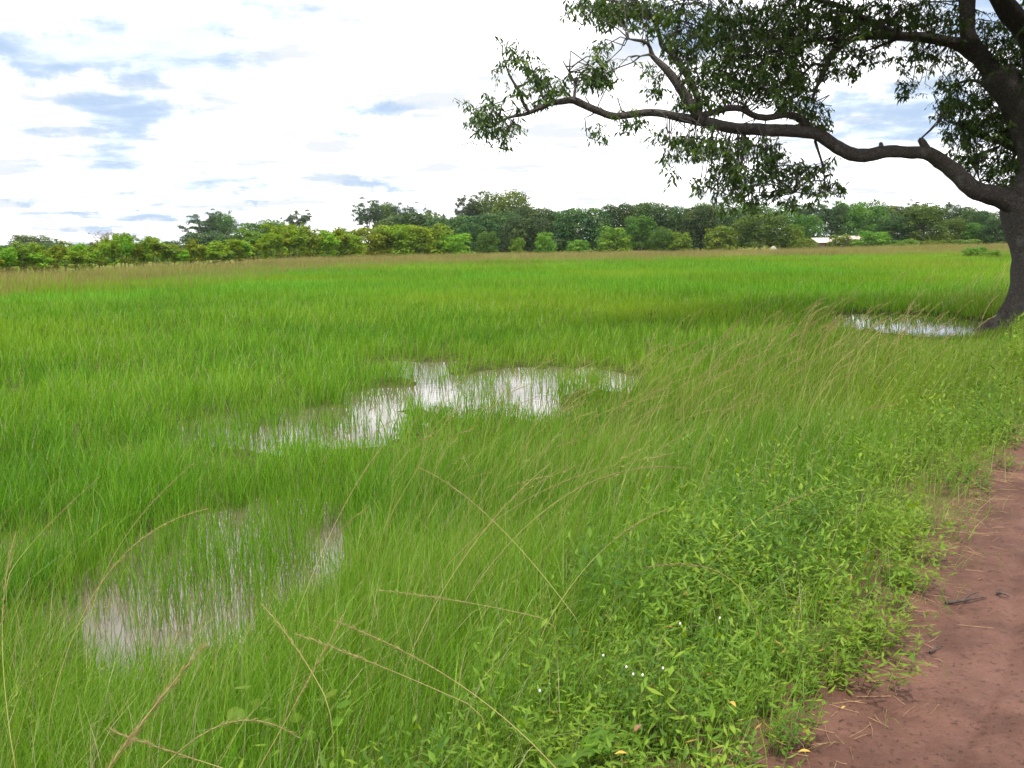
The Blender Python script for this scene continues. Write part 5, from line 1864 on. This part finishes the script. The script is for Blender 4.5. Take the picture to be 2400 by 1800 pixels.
def litter():
    # loose straw lying along the edge of the track
    V, F, T, o = [], [], [], 0
    n = 420
    y = rng.uniform(2.0, 10, n)
    s = np.where(rng.uniform(0, 1, n) < 0.92, rng.normal(-0.03, 0.08, n), rng.uniform(-1.0, 0.0, n))
    xe = np.interp(y, EDGE[:, 1], EDGE[:, 0])
    x = xe - s / 0.82
    for i in range(n):
        a = rng.normal(0.55, 0.8)
        L = rng.uniform(0.03, 0.14)
        c = np.array([x[i], y[i]])
        d = np.array([math.cos(a), math.sin(a)]) * L / 2
        q = np.array([-d[1], d[0]])
        q = q / np.linalg.norm(q) * rng.uniform(0.0004, 0.0009)
        z0 = [tz(*(c - d)) + 0.004 + rng.uniform(0, .008), tz(*c) + 0.005 + rng.uniform(0, .004), tz(*(c + d)) + 0.004]
        bend = q / np.linalg.norm(q) * rng.normal(0, 0.035) * L
        pts = [c - d, c + bend, c + d]
        for p_, z in zip(pts, z0):
            V += [(p_[0] - q[0], p_[1] - q[1], z), (p_[0], p_[1], z + 0.0015), (p_[0] + q[0], p_[1] + q[1], z)]
        for k_ in (0, 3):
            F += [(o + k_, o + k_ + 1, o + k_ + 4, o + k_ + 3), (o + k_ + 1, o + k_ + 2, o + k_ + 5, o + k_ + 4)]
        o += 9
    me = mesh_np('straw', np.array(V), np.array(F), [M_straw])
    tag(obj('straw', me), 'loose dry straw strewn along the edge of the red track', 'straw', kind='stuff')
    # grit and small pebbles
    V, F, o = [], [], 0
    base = np.array([(1, 0, 0), (0, 1, 0), (-1, 0, 0), (0, -1, 0), (0, 0, 0.8), (0, 0, -0.6)], float)
    tri = np.array([(0, 1, 4), (1, 2, 4), (2, 3, 4), (3, 0, 4), (1, 0, 5), (2, 1, 5), (3, 2, 5), (0, 3, 5)])
    n = 3200
    y = rng.uniform(1.8, 9, n)
    s = -rng.uniform(-0.05, 2.4, n)
    x = np.interp(y, EDGE[:, 1], EDGE[:, 0]) - s / 0.82
    z = terrain(x, y)
    Vn, Fn = [], []
    for i in range(n):
        r = 0.0014 + 0.0085 * rng.beta(1.0, 7)
        a = rng.uniform(0, 6.28)
        rot = np.array([[math.cos(a), -math.sin(a), 0], [math.sin(a), math.cos(a), 0], [0, 0, 1]])
        vv = (base * rng.uniform(0.7, 1.3, (6, 1)) * r) @ rot.T + np.array([x[i], y[i], z[i] + r * 0.2])
        Vn.append(vv)
        Fn.append(tri + i * 6)
    me = mesh_np('grit', np.concatenate(Vn), np.concatenate(Fn), [M_deadwood])
    tag(obj('grit', me), 'fine dark grit scattered over the red track', 'grit', kind='stuff')


litter()

# pale stone in the far rim grass
p = pix(1812, 585, 128)
zz = tz(p.x, p.y)
Vst = []
for i in range(6):
    for k_ in range(10):
        a = 2 * math.pi * k_ / 10
        ph = math.pi * (i + 0.5) / 12
        r = 0.45 * (1 + 0.15 * math.sin(3 * a + i))
        Vst.append((r * math.cos(a) * math.cos(ph), 0.7 * r * math.sin(a) * math.cos(ph), 0.85 * math.sin(ph) + 0.12))
Fst = [(i * 10 + k_, i * 10 + (k_ + 1) % 10, (i + 1) * 10 + (k_ + 1) % 10, (i + 1) * 10 + k_) for i in range(5) for k_ in range(10)] + []
Fst3 = [(50 + k_, 50 + (k_ + 1) % 10, 60) for k_ in range(10)]
Vst.append((0, 0, 0.99))
M_pale = rough_mat('pale_stone', (0.26, 0.23, 0.20), (0.36, 0.32, 0.28), 3.0, 0.9, 0.3)
tag(obj('boulder', mesh_np('boulder', np.array(Vst), [np.array(Fst), np.array(Fst3)], [M_pale], smooth=True), None, (p.x, p.y, zz)),
    'small pale boulder at the far rim of the meadow below the wide dark tree', 'boulder')


# ------------------------------------------------------------------ humid air
def haze():
    V, F = box(-700, 700, -60, 900, -3.5, 24)
    m_, q = new_mat('humid_air')
    pv = q.n('ShaderNodeVolumePrincipled')
    pv.inputs['Color'].default_value = (0.80, 0.88, 1.0, 1)
    pv.inputs['Density'].default_value = 0.00009
    pv.inputs['Anisotropy'].default_value = 0.2
    out = q.n('ShaderNodeOutputMaterial')
    q.lk(pv.outputs[0], out.inputs['Volume'])
    m_.cycles.homogeneous_volume = True
    o = obj('haze', mesh_np('haze', V, F, [m_]))
    tag(o, 'thin humid haze over the meadow and trees', 'haze', kind='stuff')


haze()
